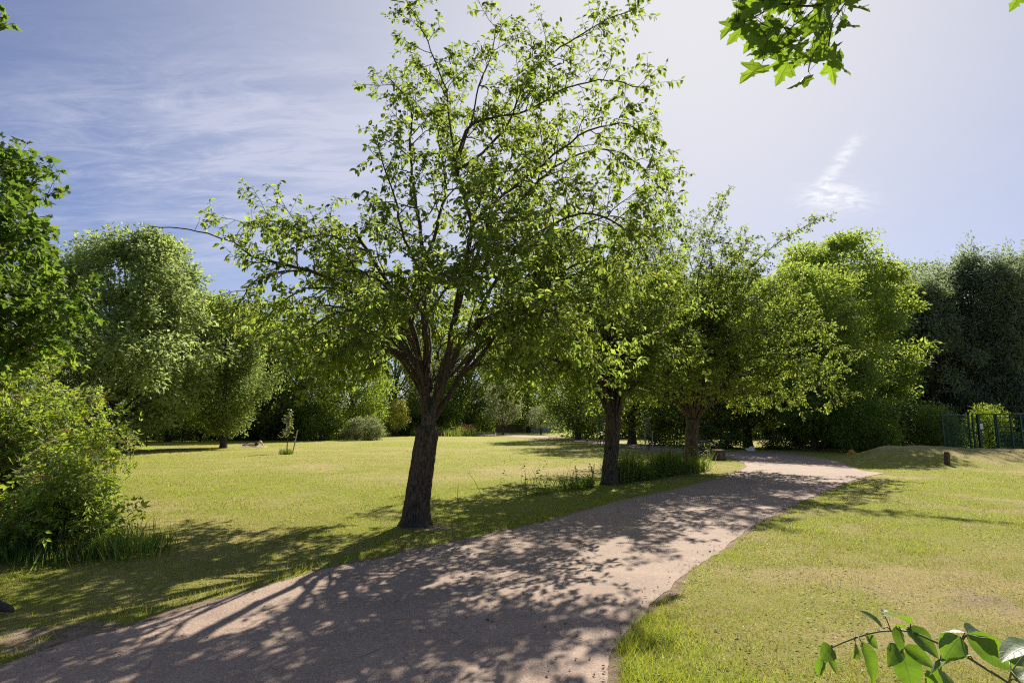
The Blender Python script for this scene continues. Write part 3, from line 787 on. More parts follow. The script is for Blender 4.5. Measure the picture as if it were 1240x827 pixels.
def wood_tree(key, seed, h, r, zc, mat, kind, leaf, wr, nclump, per, crad, tr, flat=1.0, shape='round', droop=-0.25, zbase=0.12, bark='bark'):
    rng = np.random.RandomState(seed)
    root = bpy.data.objects.new(key, None); root.empty_display_size = 0.3; link(root)
    tb = Tubes(); lean = rng.normal(0, 0.03, 2) * h
    top = np.array([lean[0], lean[1], h * 0.82])
    tp = resample([np.array([0, 0, -0.2]), np.array([lean[0] * .2, 0, h * .2]), np.array([lean[0] * .6, lean[1] * .5, h * .5]), top], 0.4)
    tb.add(tp, np.interp(np.linspace(0, 1, len(tp)), [0, 0.05, .4, 1], [tr * 1.5, tr, tr * .7, 0.03]), 10)
    cw = Crown(seed + 1)
    for k in range(nclump):
        u = (k + rng.rand()) / nclump
        z = zbase + (0.98 - zbase) * u                      # relative height
        if shape == 'round':
            t = (z - zc) / (max(zc - zbase, 0.05) if z < zc else (1 - zc)); rr = math.sqrt(max(0.02, 1 - min(1, abs(t)) ** 2.2))
        elif shape == 'cone': rr = max(0.05, (1.02 - z) ** 0.75) * min(1, 0.6 + z * 2)
        else: rr = 0.55 + 0.45 * math.sin(min(1, (z - zbase) / (zc)) * math.pi * 0.5) if z < zc else math.sqrt(max(0.03, 1 - ((z - zc) / (1 - zc)) ** 2))
        az = k * 2.39996 + rng.uniform(-.5, .5); q = rng.uniform(0.45, 1.0) ** 0.6 * rr * r * rng.uniform(0.8, 1.12)
        cc = np.array([math.cos(az) * q + lean[0] * z, math.sin(az) * q + lean[1] * z, z * h])
        cs = crad * rng.uniform(0.65, 1.3)
        if shape == 'cone' and rng.rand() < 0.45:
            cc = cc + np.array([math.cos(az), math.sin(az), 0]) * 0.25 + np.array([0, 0, 0.5]); cw.clump(cc, np.array([0.32, 0.32, 0.95]), int(per * 0.35), leaf, 0.5)
        cw.clump(cc, np.array([cs, cs, cs * flat]), int(per * rng.uniform(0.6, 1.3)), leaf, droop)
        if k % 2 == 0:
            st = tp[min(len(tp) - 1, int(len(tp) * max(0.12, min(0.92, z - 0.22))))]
            mid = (st + cc) / 2 + np.array([0, 0, 0.25])
            lb = resample([st, mid, cc], 0.5)
            tb.add(lb, np.linspace(tr * 0.28, 0.015, len(lb)), 5)
    if shape == 'cone':
        for k in range(34):
            z = rng.uniform(0.45, 1.0); az = rng.uniform(0, 6.283); q = max(0.03, (1.02 - z) ** 0.75) * r * rng.uniform(0.75, 1.15); sl = rng.uniform(0.7, 1.5)
            cw.clump((math.cos(az) * q + lean[0] * z, math.sin(az) * q + lean[1] * z, z * h + sl * 0.5), np.array([0.24, 0.24, sl]), int(per * 0.32), leaf * 0.9, 0.6)
    t_ = tb.build('trunk', M[bark], root)
    c_ = cw.build('crown', kind, M[mat], wr, root)
    return root

def copy_tree(root):
    r = root.copy(); COL.objects.link(r)
    for k in ('label', 'category', 'group'):
        if k in r: del r[k]
    for ch in list(root.children):
        c = ch.copy(); COL.objects.link(c); c.parent = r
    return r

PROTO = {
    'ash_tree':    (wood_tree('ash_tree', 101, 12.8, 4.6, 0.42, 'ash', 'kite', 0.27, 0.52, 150, 400, 0.95, 0.30, 0.8, 'round', -0.3, 0.06), 12.8),
    'slim_tree':   (wood_tree('slim_tree', 111, 10.4, 2.5, 0.55, 'olive', 'kite', 0.20, 0.5, 75, 420, 0.9, 0.20, 1.1, 'round', -0.3, 0.13), 10.4),
    'lime_tree':   (wood_tree('lime_tree', 121, 12.0, 4.2, 0.5, 'mid', 'kite', 0.24, 0.6, 85, 300, 1.2, 0.28, 0.8, 'round', -0.3, 0.10), 12.0),
    'dark_tree':   (wood_tree('dark_tree', 131, 12.0, 4.4, 0.5, 'deep', 'kite', 0.24, 0.6, 85, 300, 1.25, 0.30, 0.8, 'round', -0.3, 0.12), 12.0),
    'robinia_tree': (wood_tree('robinia_tree', 141, 13.2, 4.0, 0.55, 'robinia', 'kite', 0.25, 0.5, 95, 430, 1.15, 0.22, 0.42, 'round', -0.2, 0.10), 13.2),
    'yew_tree':    (wood_tree('yew_tree', 151, 11.0, 4.2, 0.4, 'yew', 'kite', 0.26, 0.32, 130, 260, 0.95, 0.30, 0.7, 'cone', -0.55, 0.05), 11.0),
    'yew_spire':   (wood_tree('yew_spire', 157, 12.0, 2.6, 0.4, 'yew', 'kite', 0.26, 0.30, 90, 240, 0.75, 0.25, 1.1, 'cone', -0.6, 0.05), 12.0),
    'small_tree':  (wood_tree('small_tree', 161, 6.0, 2.2, 0.55, 'pale', 'kite', 0.20, 0.5, 40, 170, 0.7, 0.12, 0.7, 'round', -0.3, 0.28), 6.0),
    'golden_tree': (wood_tree('golden_tree', 171, 4.6, 1.5, 0.55, 'gold', 'kite', 0.18, 0.55, 26, 150, 0.6, 0.09, 0.8, 'round', -0.3, 0.25), 4.6),
    'leafy_shrub': (wood_tree('leafy_shrub', 181, 3.2, 1.9, 0.45, 'mid', 'kite', 0.17, 0.55, 40, 220, 0.75, 0.05, 0.8, 'round', -0.2, 0.05), 3.2),
    'pale_shrub':  (wood_tree('pale_shrub', 191, 2.1, 2.2, 0.35, 'pale', 'kite', 0.17, 0.5, 44, 220, 0.62, 0.05, 0.7, 'round', -0.1, 0.04), 2.1),
    'dark_shrub':  (wood_tree('dark_shrub', 195, 3.2, 2.2, 0.45, 'deep', 'kite', 0.19, 0.6, 40, 230, 0.8, 0.05, 0.8, 'round', -0.2, 0.04), 3.2),
}
used = set()
def place(kind, px, depth, top_py, label, cat='tree', group=None, wide=1.0, rot=None, name=None):
    root, h0 = PROTO[kind]
    if kind in used: root = copy_tree(root)
    used.add(kind)
    b = P(px, 520, depth); hgt = P(px, top_py, depth)[2]
    s = hgt / h0
    root.location = (b[0], b[1], hz(b[0], b[1]) - 0.03)
    root.scale = (s * wide, s * wide, s)
    root.rotation_euler = (0, 0, rot if rot is not None else (px * 0.37) % 6.28)
    if name: root.name = name
    return tag(root, label, cat, group)

GW = 'trees of the wood edge'
place('ash_tree', 118, 34, 281, 'broad feathery ash tree at left, tall rounded pale green dome reaching the lawn', group=GW, wide=1.12, rot=0.4)
place('ash_tree', 40, 39, 330, 'ash tree half hidden behind the left maple and the broad ash', group=GW, rot=2.4)
place('slim_tree', 272, 40, 362, 'slim dull olive tree with a bare grey trunk right of the ash', group=GW, wide=1.15)
place('dark_tree', 318, 58, 380, 'dark tree between the slim olive tree and the lawn sapling', group=GW)
place('lime_tree', 362, 60, 388, 'mid green tree above the two staked sapling on the lawn', group=GW, wide=0.95)
place('lime_tree', 425, 66, 392, 'yellowish green tree rising behind the pale rounded shrub', group=GW, rot=1.2)
place('dark_tree', 478, 82, 396, 'dark tree standing behind the small golden tree', group=GW, rot=3.0)
place('lime_tree', 528, 92, 398, 'tree behind the nearest cherry trunk at the far lawn edge', group=GW, rot=5.0)
place('dark_tree', 566, 96, 405, 'dark round tree above the orange flower bed', group=GW, rot=0.7)
place('lime_tree', 640, 106, 405, 'far green tree behind the pale low tree, centre of the lawn edge', group=GW, rot=2.7)
place('small_tree', 609, 84, 462, 'small pale tree with a thin dark trunk at the far end of the lawn', group=GW, wide=1.1)
place('small_tree', 655, 88, 492, 'low pale grey tree beside the far bend of the path', group=GW, wide=1.5, rot=2.0)
place('lime_tree', 612, 116, 400, 'tall far tree standing behind the small pale tree with the thin dark trunk', group=GW, rot=3.3)
place('dark_tree', 700, 60, 385, 'dark tree at the far path, left of the staked saplings', group=GW, rot=4.0)
place('dark_tree', 765, 47, 335, 'shaded dark tree directly behind the staked saplings', group=GW, rot=5.6)
place('dark_tree', 838, 42, 335, 'shaded dark tree behind the farthest cherry trunk', group=GW, rot=1.9)
place('dark_tree', 905, 40, 335, 'dark tree over the bend of the path, behind the stump', group=GW, rot=2.6)
place('dark_tree', 965, 41, 350, 'dark tree in the shade left of the tall robinia', group=GW, rot=0.2)
place('robinia_tree', 1030, 43, 285, 'tall bright robinia with layered feathery foliage right of the cherries', group=GW, rot=0.9)
place('robinia_tree', 985, 36, 322, 'second robinia, half hidden behind the farthest cherry crown', group=GW, rot=3.1)
place('dark_tree', 1112, 55, 326, 'loose topped dark tree between the robinia and the yews', group=GW, rot=3.7, wide=0.8)
place('yew_tree', 1138, 47, 345, 'dark yew tree left of the green fence panel', group=GW, rot=0.0, wide=1.0)
place('yew_tree', 1192, 48, 318, 'tallest dark yew tree, rising straight behind the green fence', group=GW, rot=2.0, wide=0.95)
place('yew_tree', 1250, 46, 322, 'dark yew tree cut off by the right edge of the photo', group=GW, rot=4.2, wide=1.0)
place('yew_spire', 1165, 50, 336, 'narrow spired yew between the two broad yews behind the fence', group=GW, rot=0.8, name='yew_tree')
place('yew_spire', 1222, 45, 330, 'narrow spired yew above the slatted gate', group=GW, rot=3.8, name='yew_tree', wide=1.1)
place('yew_spire', 1268, 52, 312, 'spired yew at the far right edge behind the gate', group=GW, rot=5.1, name='yew_tree', wide=1.2)
place('yew_spire', 1108, 50, 352, 'short spired yew beside the loose topped dark tree', group=GW, rot=2.9, name='yew_tree', wide=1.2)
place('lime_tree', 205, 54, 350, 'mid green tree filling the gap behind the ash and the slim olive tree', group=GW, rot=4.4)
place('lime_tree', 285, 74, 378, 'far green tree glimpsed right of the slim olive tree', group=GW, rot=0.3)
place('golden_tree', 480, 74, 484, 'small golden yellow tree at the far lawn edge')
GS = 'shrubs along the lawn edge'
place('pale_shrub', 442, 58, 507, 'low rounded shrub with pinkish pale leaves at the far lawn edge', 'shrub', GS)
place('leafy_shrub', 388, 58, 490, 'green shrub left of the pale rounded shrub', 'shrub', GS, 1.2)
place('leafy_shrub', 1050, 33, 482, 'lit green shrub under the robinia, beside the shaded mound', 'shrub', GS, 0.9, 1.0)
place('leafy_shrub', 1135, 33, 497, 'bright leafy shrub just left of the green fence panel', 'shrub', GS, 0.8, 2.0)
place('leafy_shrub', 1196, 33.5, 495, 'bright backlit shrub seen through the open gate gap', 'shrub', GS, 0.8, 3.0)
place('dark_shrub', 1000, 40, 505, 'dark shrub at the foot of the robinia', 'shrub', GS, 1.3, 0.5)
place('dark_shrub', 945, 38, 517, 'dark shrub behind the litter at the path bend', 'shrub', GS, 1.4, 1.5)
place('dark_shrub', 872, 39, 510, 'dark shrub behind the stump and the bin', 'shrub', GS, 1.4, 2.5)
place('dark_shrub', 812, 44, 505, 'dark shrub between the staked sapling and the farthest cherry', 'shrub', GS, 1.5, 3.5)
place('leafy_shrub', 322, 62, 500, 'green shrub in the hedge line left of the lawn sapling', 'shrub', GS, 1.8, 4.5)
place('leafy_shrub', 362, 66, 503, 'low green shrub in the hedge line behind the lawn sapling', 'shrub', GS, 1.8, 0.7)
place('leafy_shrub', 415, 64, 497, 'green shrub in the hedge line touching the pale rounded shrub', 'shrub', GS, 1.5, 5.0)
place('dark_shrub', 500, 84, 503, 'dark shrub in the hedge line right of the small golden tree', 'shrub', GS, 1.8, 2.2)
place('dark_shrub', 1090, 36, 490, 'dark shrub in the shade under the yews', 'shrub', GS, 1.3, 5.5)

# dense undergrowth that closes the wood behind the trees
rng = np.random.RandomState(5)
cw = Crown(6)
for (x0, x1, dpt, ht, n) in ((-330, 60, 46, 4.5, 20), (60, 330, 60, 3.4, 26), (310, 520, 94, 6.0, 26), (500, 600, 118, 6.5, 18), (590, 720, 128, 6, 18), (690, 1010, 66, 8.5, 44), (980, 1420, 50, 9.5, 52)):
    for k in range(n):
        px = x0 + (x1 - x0) * (k + rng.rand()) / n; dd = dpt * rng.uniform(0.97, 1.06)
        b = P(px, 520, dd); hh = ht * rng.uniform(0.5, 1.0)
        for q in range(3):
            cw.clump((b[0] + rng.normal(0, .8), b[1] + rng.normal(0, .8), hh * (0.2 + 0.3 * q)), (2.2, 1.6, hh * 0.35), 330, 0.42, -0.2, 0.5, 0.4)
ug = cw.build('undergrowth', 'kite', M['deep'], 0.6)
tag(ug, 'dense dark undergrowth and far foliage closing the wood', 'undergrowth', kind='stuff')

# ------------------------------------------------------------------ maple at the left edge
g = Grow(61, dict(l2=1.3, s2=0.20, l3=0.4, s3=0.13, sl=0.045, up2=0.2, trop=0.02, droop=-0.5, keep=lambda q: q[2] > 1.2))
mb = np.array([-11.9, 10.6, 0.0])
tp = [mb + np.array([0, 0, -0.2]), mb + np.array([0.1, 0, 1.2]), mb + np.array([0.1, 0.1, 2.4])]
rough_trunk(g.tubes, tp, [0.32, 0.22, 0.2], 20, 0.05, 4, 0.1)
auto_limbs(g, tp[-1], mb + np.array([0.1, 0, 4.4]), np.array([3.1, 3.1, 3.7]), 40, 0.10, 62, 1.7, -0.75)
for px in ([(-300, 420), (-200, 250), (-90, 120), (-20, 40), (4, 22)],):
    g.branch([P(x, y, 10.6 - 2.0 * k / 4) for k, (x, y) in enumerate(px)], 0.06, 0.006, 0.5, 0.7, 0.4)
mt = empty('maple_tree', mb, 'bright green maple with large lobed leaves at the left edge, behind the elder bush', 'tree')
settle([g.tubes.build('trunk', M['bark']), g.leaves('crown', 'palm', M['maple'], None, 0.15, 0.95, 0.5)], mt)
print('maple', len(g.lp))

# ------------------------------------------------------------------ elder bush
rng = np.random.RandomState(71)
ec = np.array([-7.75, 8.7, 0.0])
g = Grow(72, dict(l2=0.55, s2=0.13, l3=0.22, s3=0.10, sl=0.085, up2=0.3, trop=0.02, droop=-0.35, keep=lambda q: q[2] > 0.15))
ends = []
def stem(a, e, r=0.02, start=0.2):
    m_ = a + (e - a) * 0.45 + np.array([0, 0, 0.38 * np.linalg.norm((e - a)[:2]) + 0.15])
    g.branch([a, m_, e], r, 0.005, start, 1.0, 1.0); ends.append(e)
for k in range(58):
    az = rng.uniform(0, 6.283); q = math.sqrt(rng.rand())
    rr = 1.95 * q
    topz = 2.5 * math.sqrt(max(0.05, 1 - (q * 0.93) ** 2.4))
    e = ec + np.array([math.cos(az) * rr, math.sin(az) * rr * 0.95, topz * rng.uniform(0.45, 1.02)])
    stem(ec + np.array([rng.normal(0, .45), rng.normal(0, .45), 0]), e)
c2 = np.array([-5.6, 7.45, 0])                                   # lower skirt of the bush towards the path
for k in range(26):
    az = rng.uniform(0, 6.283); q = math.sqrt(rng.rand())
    e = c2 + np.array([math.cos(az) * 0.62 * q, math.sin(az) * 0.6 * q, rng.uniform(0.25, 1.5) * math.sqrt(max(0.1, 1 - 0.8 * q * q))])
    stem(c2 + np.array([rng.normal(0, .15), rng.normal(0, .15), 0]), e, 0.012, 0.12)
eb = empty('elder_bush', (ec[0], ec[1], 0), 'large leafy elder bush with flat cream flower heads at the left edge of the lawn', 'bush')
parts = [g.tubes.build('stems', M['twig']), g.leaves('foliage', 'pinnate', M['elder'], None, 0.22, 0.85, 0.6)]
up, un, ul, ud = [], [], [], []
for e in ends[::1]:
    if e[2] < 0.8 or rng.rand() < 0.08: continue
    c = e + np.array([rng.normal(0, .05), rng.normal(0, .05), 0.07]); R_ = rng.uniform(0.08, 0.14); tlt = rng.normal(0, .35, 2)
    for k in range(130):
        a = rng.uniform(0, 6.283); q = math.sqrt(rng.rand()) * R_
        up.append(c + np.array([math.cos(a) * q, math.sin(a) * q, 0.03 * (1 - (q / R_) ** 2) + rng.normal(0, .004) + q * (tlt[0] * math.cos(a) + (tlt[1] + .3) * math.sin(a))]))
        ud.append(np.array([math.cos(a + k), math.sin(a + k), 0.15])); un.append(np.array([rng.normal(0, .3), rng.normal(0, .3), 1])); ul.append(0.021)
ul = np.array(ul)
parts.append(leaves_mesh('flower_heads', np.array(up), np.array(ud), np.array(un), ul, ul * 0.8, 'kite', M['umbel']))
settle(parts, eb)
print('elder', len(g.lp))

# ------------------------------------------------------------------ grass
def scatter(n, x0, x1, y0, y1, seed):
    r = np.random.RandomState(seed); return r.uniform(x0, x1, n), r.uniform(y0, y1, n), r
def blades(name, x, y, sd, r, hgt, wid, kind, lean, mats, dry, label, cat):
    z = height(x, y, sd) - 0.006
    n = len(x); a = r.uniform(0, 6.283, n)
    d = np.stack([np.cos(a) * lean * r.rand(n), np.sin(a) * lean * r.rand(n), np.ones(n)], -1)
    a2 = r.uniform(0, 6.283, n)
    nn = np.stack([np.cos(a2), np.sin(a2), np.zeros(n)], -1)
    mi = (r.rand(n) < dry).astype(int)
    o = leaves_mesh(name, np.stack([x, y, z], -1), d, nn, hgt, wid, kind, mats, None, mi)
    return tag(o, label, cat, kind='stuff')

xs, ys, hs, ws, ds, ss = [], [], [], [], [], []
r = np.random.RandomState(88)
yy_ = np.linspace(2.4, 48, 2000); pdf = (1.86 * yy_ + 0.8) * 6500 / (1 + (yy_ / 5.2) ** 2.7); cdf = np.cumsum(pdf) * (yy_[1] - yy_[0])
for chunk in range(3):
    n = int(cdf[-1] / 3); y = np.interp(r.rand(n) * cdf[-1], cdf, yy_); x = r.uniform(-1, 1, n) * (0.93 * y + 0.4)
    wmul = np.interp(y, [2.4, 3.5, 5.7, 8.7, 13, 20, 35, 48], [1.0, 1.0, 1.15, 1.6, 2.4, 4.0, 7.0, 9.0]); hmul = 1.0
    sd = path_sd(x, y); so = soilness(x, y, sd); dr = dryness(x, y, sd)
    clump = fbm(x * 3.1, y * 3.1, 3); big = fbm(x * 0.45 + 2, y * 0.45, 3)
    ok = (sd > -0.03) & (r.rand(len(x)) > so * 1.15) & (r.rand(len(x)) < 0.25 + 1.1 * clump) & (r.rand(len(x)) > 0.55 * dr)
    x, y, sd, dr, clump, big, wmul = x[ok], y[ok], sd[ok], dr[ok], clump[ok], big[ok], wmul[ok]
    edge = np.exp(-(np.maximum(sd, 0) / 0.35) ** 2) * sstep(-(x - 0.2 * y), -3, 0.5)   # uncut fringe at the left edge of the path
    near_r = np.exp(-((x - 1.3) / 0.7) ** 2 - ((y - 4.0) / 0.9) ** 2)
    h_ = (0.022 + 0.035 * clump * big * 2 + 0.05 * edge + 0.03 * near_r) * r.uniform(0.6, 1.4, len(x)) * hmul * (1 - 0.35 * dr)
    xs.append(x); ys.append(y); hs.append(h_); ws.append(np.full(len(x), 0.0042) * wmul * r.uniform(0.7, 1.3, len(x)))
    ds.append(np.clip(0.12 + 0.9 * dr + 0.35 * (fbm(x * 1.3 + 7, y * 1.3, 3) - 0.45) * 2 - 0.3 * edge - 0.3 * near_r, 0.03, 0.85)); ss.append(sd)
x, y, sd = np.concatenate(xs), np.concatenate(ys), np.concatenate(ss)
print('blades', len(x))
blades('grass', x, y, sd, r, np.concatenate(hs), np.concatenate(ws), 'spike', 1.1, [M['grass'], M['drygrass']], np.concatenate(ds), 'short mown park grass with dry straw coloured blades', 'grass')

r = np.random.RandomState(51)
def low(n, seed, x0, x1, y0, y1): 
    r = np.random.RandomState(seed); x = r.uniform(x0, x1, n); y = y0 + (y1 - y0) * r.rand(n) ** 1.6; sd = path_sd(x, y)
    ok = (sd > 0.05) & (np.abs(x) < 0.95 * y + 0.3) & (fbm(x * 0.9 + 60, y * 0.9, 4) > r.uniform(0.42, 0.62, n)) & (soilness(x, y, sd) < 0.6); return x[ok], y[ok], sd[ok], r
x, y, sd, r = low(26000, 52, -6, 11, 2.4, 13); n = len(x); a = r.uniform(0, 6.28, n)
l_ = r.uniform(0.014, 0.036, n)
tag(leaves_mesh('clover', np.stack([x, y, height(x, y, sd) + r.uniform(0.012, 0.035, n)], -1), np.stack([np.cos(a), np.sin(a), r.uniform(-.1, .4, n)], -1), np.tile([0, 0, 1.], (n, 1)) + r.normal(0, .25, (n, 3)), l_, l_ * .75, 'kite', M['elder']),
    'clover and small broad leaved weeds among the mown grass', 'clover', kind='stuff')
x, y, sd, r = low(1100, 53, -7, 12, 3.2, 14); n = len(x); a = r.uniform(0, 6.28, n)
M['daisy'] = leaf_mat('daisy_petal', (0.75, 0.74, 0.66), (0.5, 0.5, 0.4), 0.3, 0.7, 0.2, 0.15, 0.0)
tag(leaves_mesh('daisies', np.stack([x, y, height(x, y, sd) + r.uniform(0.03, 0.05, n)], -1), np.stack([np.cos(a), np.sin(a), r.uniform(-.2, .3, n)], -1), np.tile([0, 0, 1.], (n, 1)) + r.normal(0, .2, (n, 3)), np.full(n, .018), np.full(n, .018), 'kite', M['daisy']),
    'tiny pale daisies and clover heads dotted over the lawn', 'flowers', kind='stuff')

# taller grass and weeds: round the middle cherry, by the elder, round the sapling
def patch(n, fx, seed, h0, h1, w0, name, label, kind='blade', lean=0.55, mats=('tallgrass', 'drygrass'), dryp=0.08):
    r = np.random.RandomState(seed); x, y = fx(r, n); sd = path_sd(x, y); ok = sd > 0.03; x, y, sd = x[ok], y[ok], sd[ok]
    k = fbm(x * 1.6, y * 1.6, 3)
    return blades(name, x, y, sd, r, (h0 + (h1 - h0) * k * r.uniform(0.5, 1.3, len(x))), w0 * r.uniform(0.6, 1.4, len(x)), kind, lean, [M[m_] for m_ in mats], np.full(len(x), dryp), label, 'grass')
wa, wb = G(705, 596), G(862, 572)
def fx_weeds(r, n):
    t = np.minimum(r.normal(0.40, 0.26, n), 0.98); s = r.normal(0, 0.55, n)
    x = wa[0] + (wb[0] - wa[0]) * t + s * 0.6 - 0.1; y = wa[1] + (wb[1] - wa[1]) * t + s + 0.45
    ok = ~((np.abs(x - b2[0] * y / b2[1]) < 0.42) & (y < b2[1] + 0.1)) & ~((x < 0.155 * y) & (r.rand(n) < 0.65)); return x[ok], y[ok]
patch(6500, fx_weeds, 5, 0.10, 1.05, 0.013, 'weeds', 'tall uncut weeds and grass round the middle cherry trunk', lean=0.8)
def fx_seed(r, n):
    t = r.rand(n); s = r.normal(0.2, 0.4, n)
    return wa[0] + (wb[0] - wa[0]) * t + s * 0.6 - 0.1, wa[1] + (wb[1] - wa[1]) * t + s + 0.35
r = np.random.RandomState(20); ap, ad, an, al = [], [], [], []
for k in range(760):
    x, y = fx_weeds(r, 1)
    if not len(x): continue
    x, y = float(x[0]), float(y[0])
    if path_sd([x], [y])[0] < 0.12: continue
    hh = r.uniform(0.3, 1.0) * (0.4 + 0.9 * float(fbm(np.array(x * 1.6), np.array(y * 1.6), 3))); tip = np.array([r.normal(0, .15) * hh, r.normal(0, .15) * hh, hh])
    for q in range(12):
        f = 0.15 + 0.85 * q / 11; a = r.uniform(0, 6.28)
        ap.append(np.array([x, y, 0]) + tip * f); ad.append(np.array([math.cos(a), math.sin(a), r.uniform(-.4, .5)])); an.append(np.array([0, 0, 1.0]) + r.normal(0, .4, 3)); al.append(r.uniform(.07, .15) * (1.1 - .5 * f))
al = np.array(al)
tag(leaves_mesh('leafy_weeds', np.array(ap), np.array(ad), np.array(an), al, al * .5, 'kite', M['elder']), 'leafy nettle like weeds among the tall grass by the middle cherry', 'weeds', kind='stuff')
# dock stalks with rusty seed heads among the weeds
r = np.random.RandomState(19); tb = Tubes(); sp_, sdn, snn, sl_ = [], [], [], []
for k in range(34):
    x, y = fx_seed(r, 1); x, y = float(x[0]), float(y[0])
    if path_sd([x], [y])[0] < 0.15: continue
    hh = r.uniform(0.55, 1.0); a = walk(r, (x, y, 0), (r.normal(0, .15), r.normal(0, .15), 1), hh, 4, 0.06, 0)
    tb.add(a, np.linspace(0.007, 0.003, 5), 4)
    for q in range(70):
        f = r.uniform(0.55, 1.0); pt = a[0] + (a[-1] - a[0]) * f
        v = nrm(r.normal(0, 1, 3)); sp_.append(pt + v * 0.03 * (1.2 - f)); sdn.append(v + np.array([0, 0, .3])); snn.append(r.normal(0, 1, 3)); sl_.append(0.022)
wd = tb.build('dock_stalks', M['redtwig']); tag(wd, 'brown dock stalks with rusty seed heads among the tall weeds', 'weeds', kind='stuff')
sl_ = np.array(sl_); leaves_mesh('seed_heads', np.array(sp_), np.array(sdn), np.array(snn), sl_, sl_ * .7, 'kite', M['seed'], wd)
def fx_elder(r, n):
    t = r.rand(n); return -7.6 + 3.0 * t + r.normal(0, .25, n), 6.9 + 0.45 * t + r.normal(0, 0.32, n) + 0.5 * (1 - t)
patch(5200, fx_elder, 6, 0.10, 0.55, 0.012, 'long_grass', 'long uncut grass at the foot of the elder bush')
sb = G(347, 550)
patch(220, lambda r, n: (sb[0] + r.normal(0, .16, n), sb[1] + r.normal(0, .16, n)), 7, 0.12, 0.45, 0.02, 'grass_tuft', 'tuft of long grass round the foot of the lawn sapling')
def fx_far(r, n): 
    px = r.uniform(505, 605, n); q = np.array([P(a, 520, 79) for a in px]); return q[:, 0] + r.normal(0, .3, n), q[:, 1] + r.normal(0, 1.5, n)
patch(5000, fx_far, 8, 0.4, 1.5, 0.10, 'meadow_strip', 'strip of tall meadow grass at the far end of the lawn', dryp=0.3)
# orange flowers in that strip
r = np.random.RandomState(33); n = 280
px = r.normal(568, 6, n); q = np.array([P(a, 520, 78) for a in px]); pos = np.stack([q[:, 0], q[:, 1] + r.normal(0, .6, n), r.uniform(0.7, 1.5, n)], -1)
M['orange'] = leaf_mat('orange_petal', (0.42, 0.15, 0.08), (0.35, 0.12, 0.06), 0.3, 0.6, 0.2, 0.3, 0.02)
fl = leaves_mesh('orange_flowers', pos, r.normal(0, 1, (n, 3)), r.normal(0, 1, (n, 3)), np.full(n, .10), np.full(n, .10), 'kite', M['orange'])
tag(fl, 'patch of orange red flowers in the far meadow strip', 'flowers', kind='stuff')

# fallen leaves, twigs and crumbs of soil along the path edges
r = np.random.RandomState(44); n = 14000
x = r.uniform(-5, 7, n); y = r.uniform(2.6, 14, n); sd = path_sd(x, y)
ok = (np.abs(sd) < r.exponential(0.16, n) + 3.0 * (r.rand(n) < 0.035)) & (np.abs(x) < .95 * y + .3); x, y, sd = x[ok], y[ok], sd[ok]; n = len(x)
a = r.uniform(0, 6.28, n)
M['litterleaf'] = leaf_mat('dead_leaf', (0.20, 0.13, 0.07), (0.2, 0.12, 0.05), 0.2, 0.8, 0.2, 0.5, 0.04)
zz_ = np.maximum(height(x, y, sd), 0.012)
ll = r.uniform(0.012, 0.045, n)
lt = leaves_mesh('leaf_litter', np.stack([x, y, zz_ + 0.004], -1), np.stack([np.cos(a), np.sin(a), r.uniform(0, .3, n)], -1), np.tile([0, 0, 1.], (n, 1)) + r.normal(0, .3, (n, 3)), ll, ll * .5, 'kite', M['litterleaf'])
tag(lt, 'dead leaves and crumbs scattered along the path edges', 'leaf litter', kind='stuff')

# ------------------------------------------------------------------ saplings
def sapling(px, py, h, lean, n_tw, leafmat, leaf, label, seed, stakes, group):
    b = G(px, py); rng = np.random.RandomState(seed)
    root = empty('sapling', (b[0], b[1], hz(b[0], b[1])), label, 'sapling', group)
    g = Grow(seed, dict(l2=0.4, s2=0.12, l3=0.2, s3=0.1, sl=0.05, up2=0.4, trop=0.03, droop=-0.3))
    g.branch([np.zeros(3), np.array([lean * .4, 0, h * .5]), np.array([lean, 0, h])], 0.035, 0.008, 0.42, n_tw)
    g.tubes.build('trunk', M['bark'], root)
    g.leaves('crown', 'kite', M[leafmat], root, leaf, 0.6)
    for (dx, dy, hh, tilt) in stakes:
        s = Solid(); s.bar((dx, dy, -0.05), (dx + tilt, dy, hh), 0.035, 8)
        s.build('stake', M['stake'], root)
    return root
M['stake'] = plain_mat('stake_wood', (0.42, 0.35, 0.25), 0.85)
sapling(347, 549, 2.15, 0.05, 2.2, 'pale', 0.19, 'young tree alone on the open lawn, leaning stake and grass tuft at its foot', 91, [(0.28, 0.1, 1.25, 0.22)], 'staked saplings')
sapling(786, 545, 1.75, 0.0, 1.2, 'pale', 0.22, 'staked sapling between the middle and the farthest cherry trunks, beside the far path', 92, [(-0.22, 0, 1.15, 0), (0.22, 0, 1.1, 0)], 'staked saplings')
sapling(727, 539, 2.1, 0.0, 1.2, 'pale', 0.22, 'staked sapling just left of the middle cherry trunk, beside the far path', 93, [(-0.2, 0, 1.1, 0), (0.24, 0, 1.1, 0)], 'staked saplings')

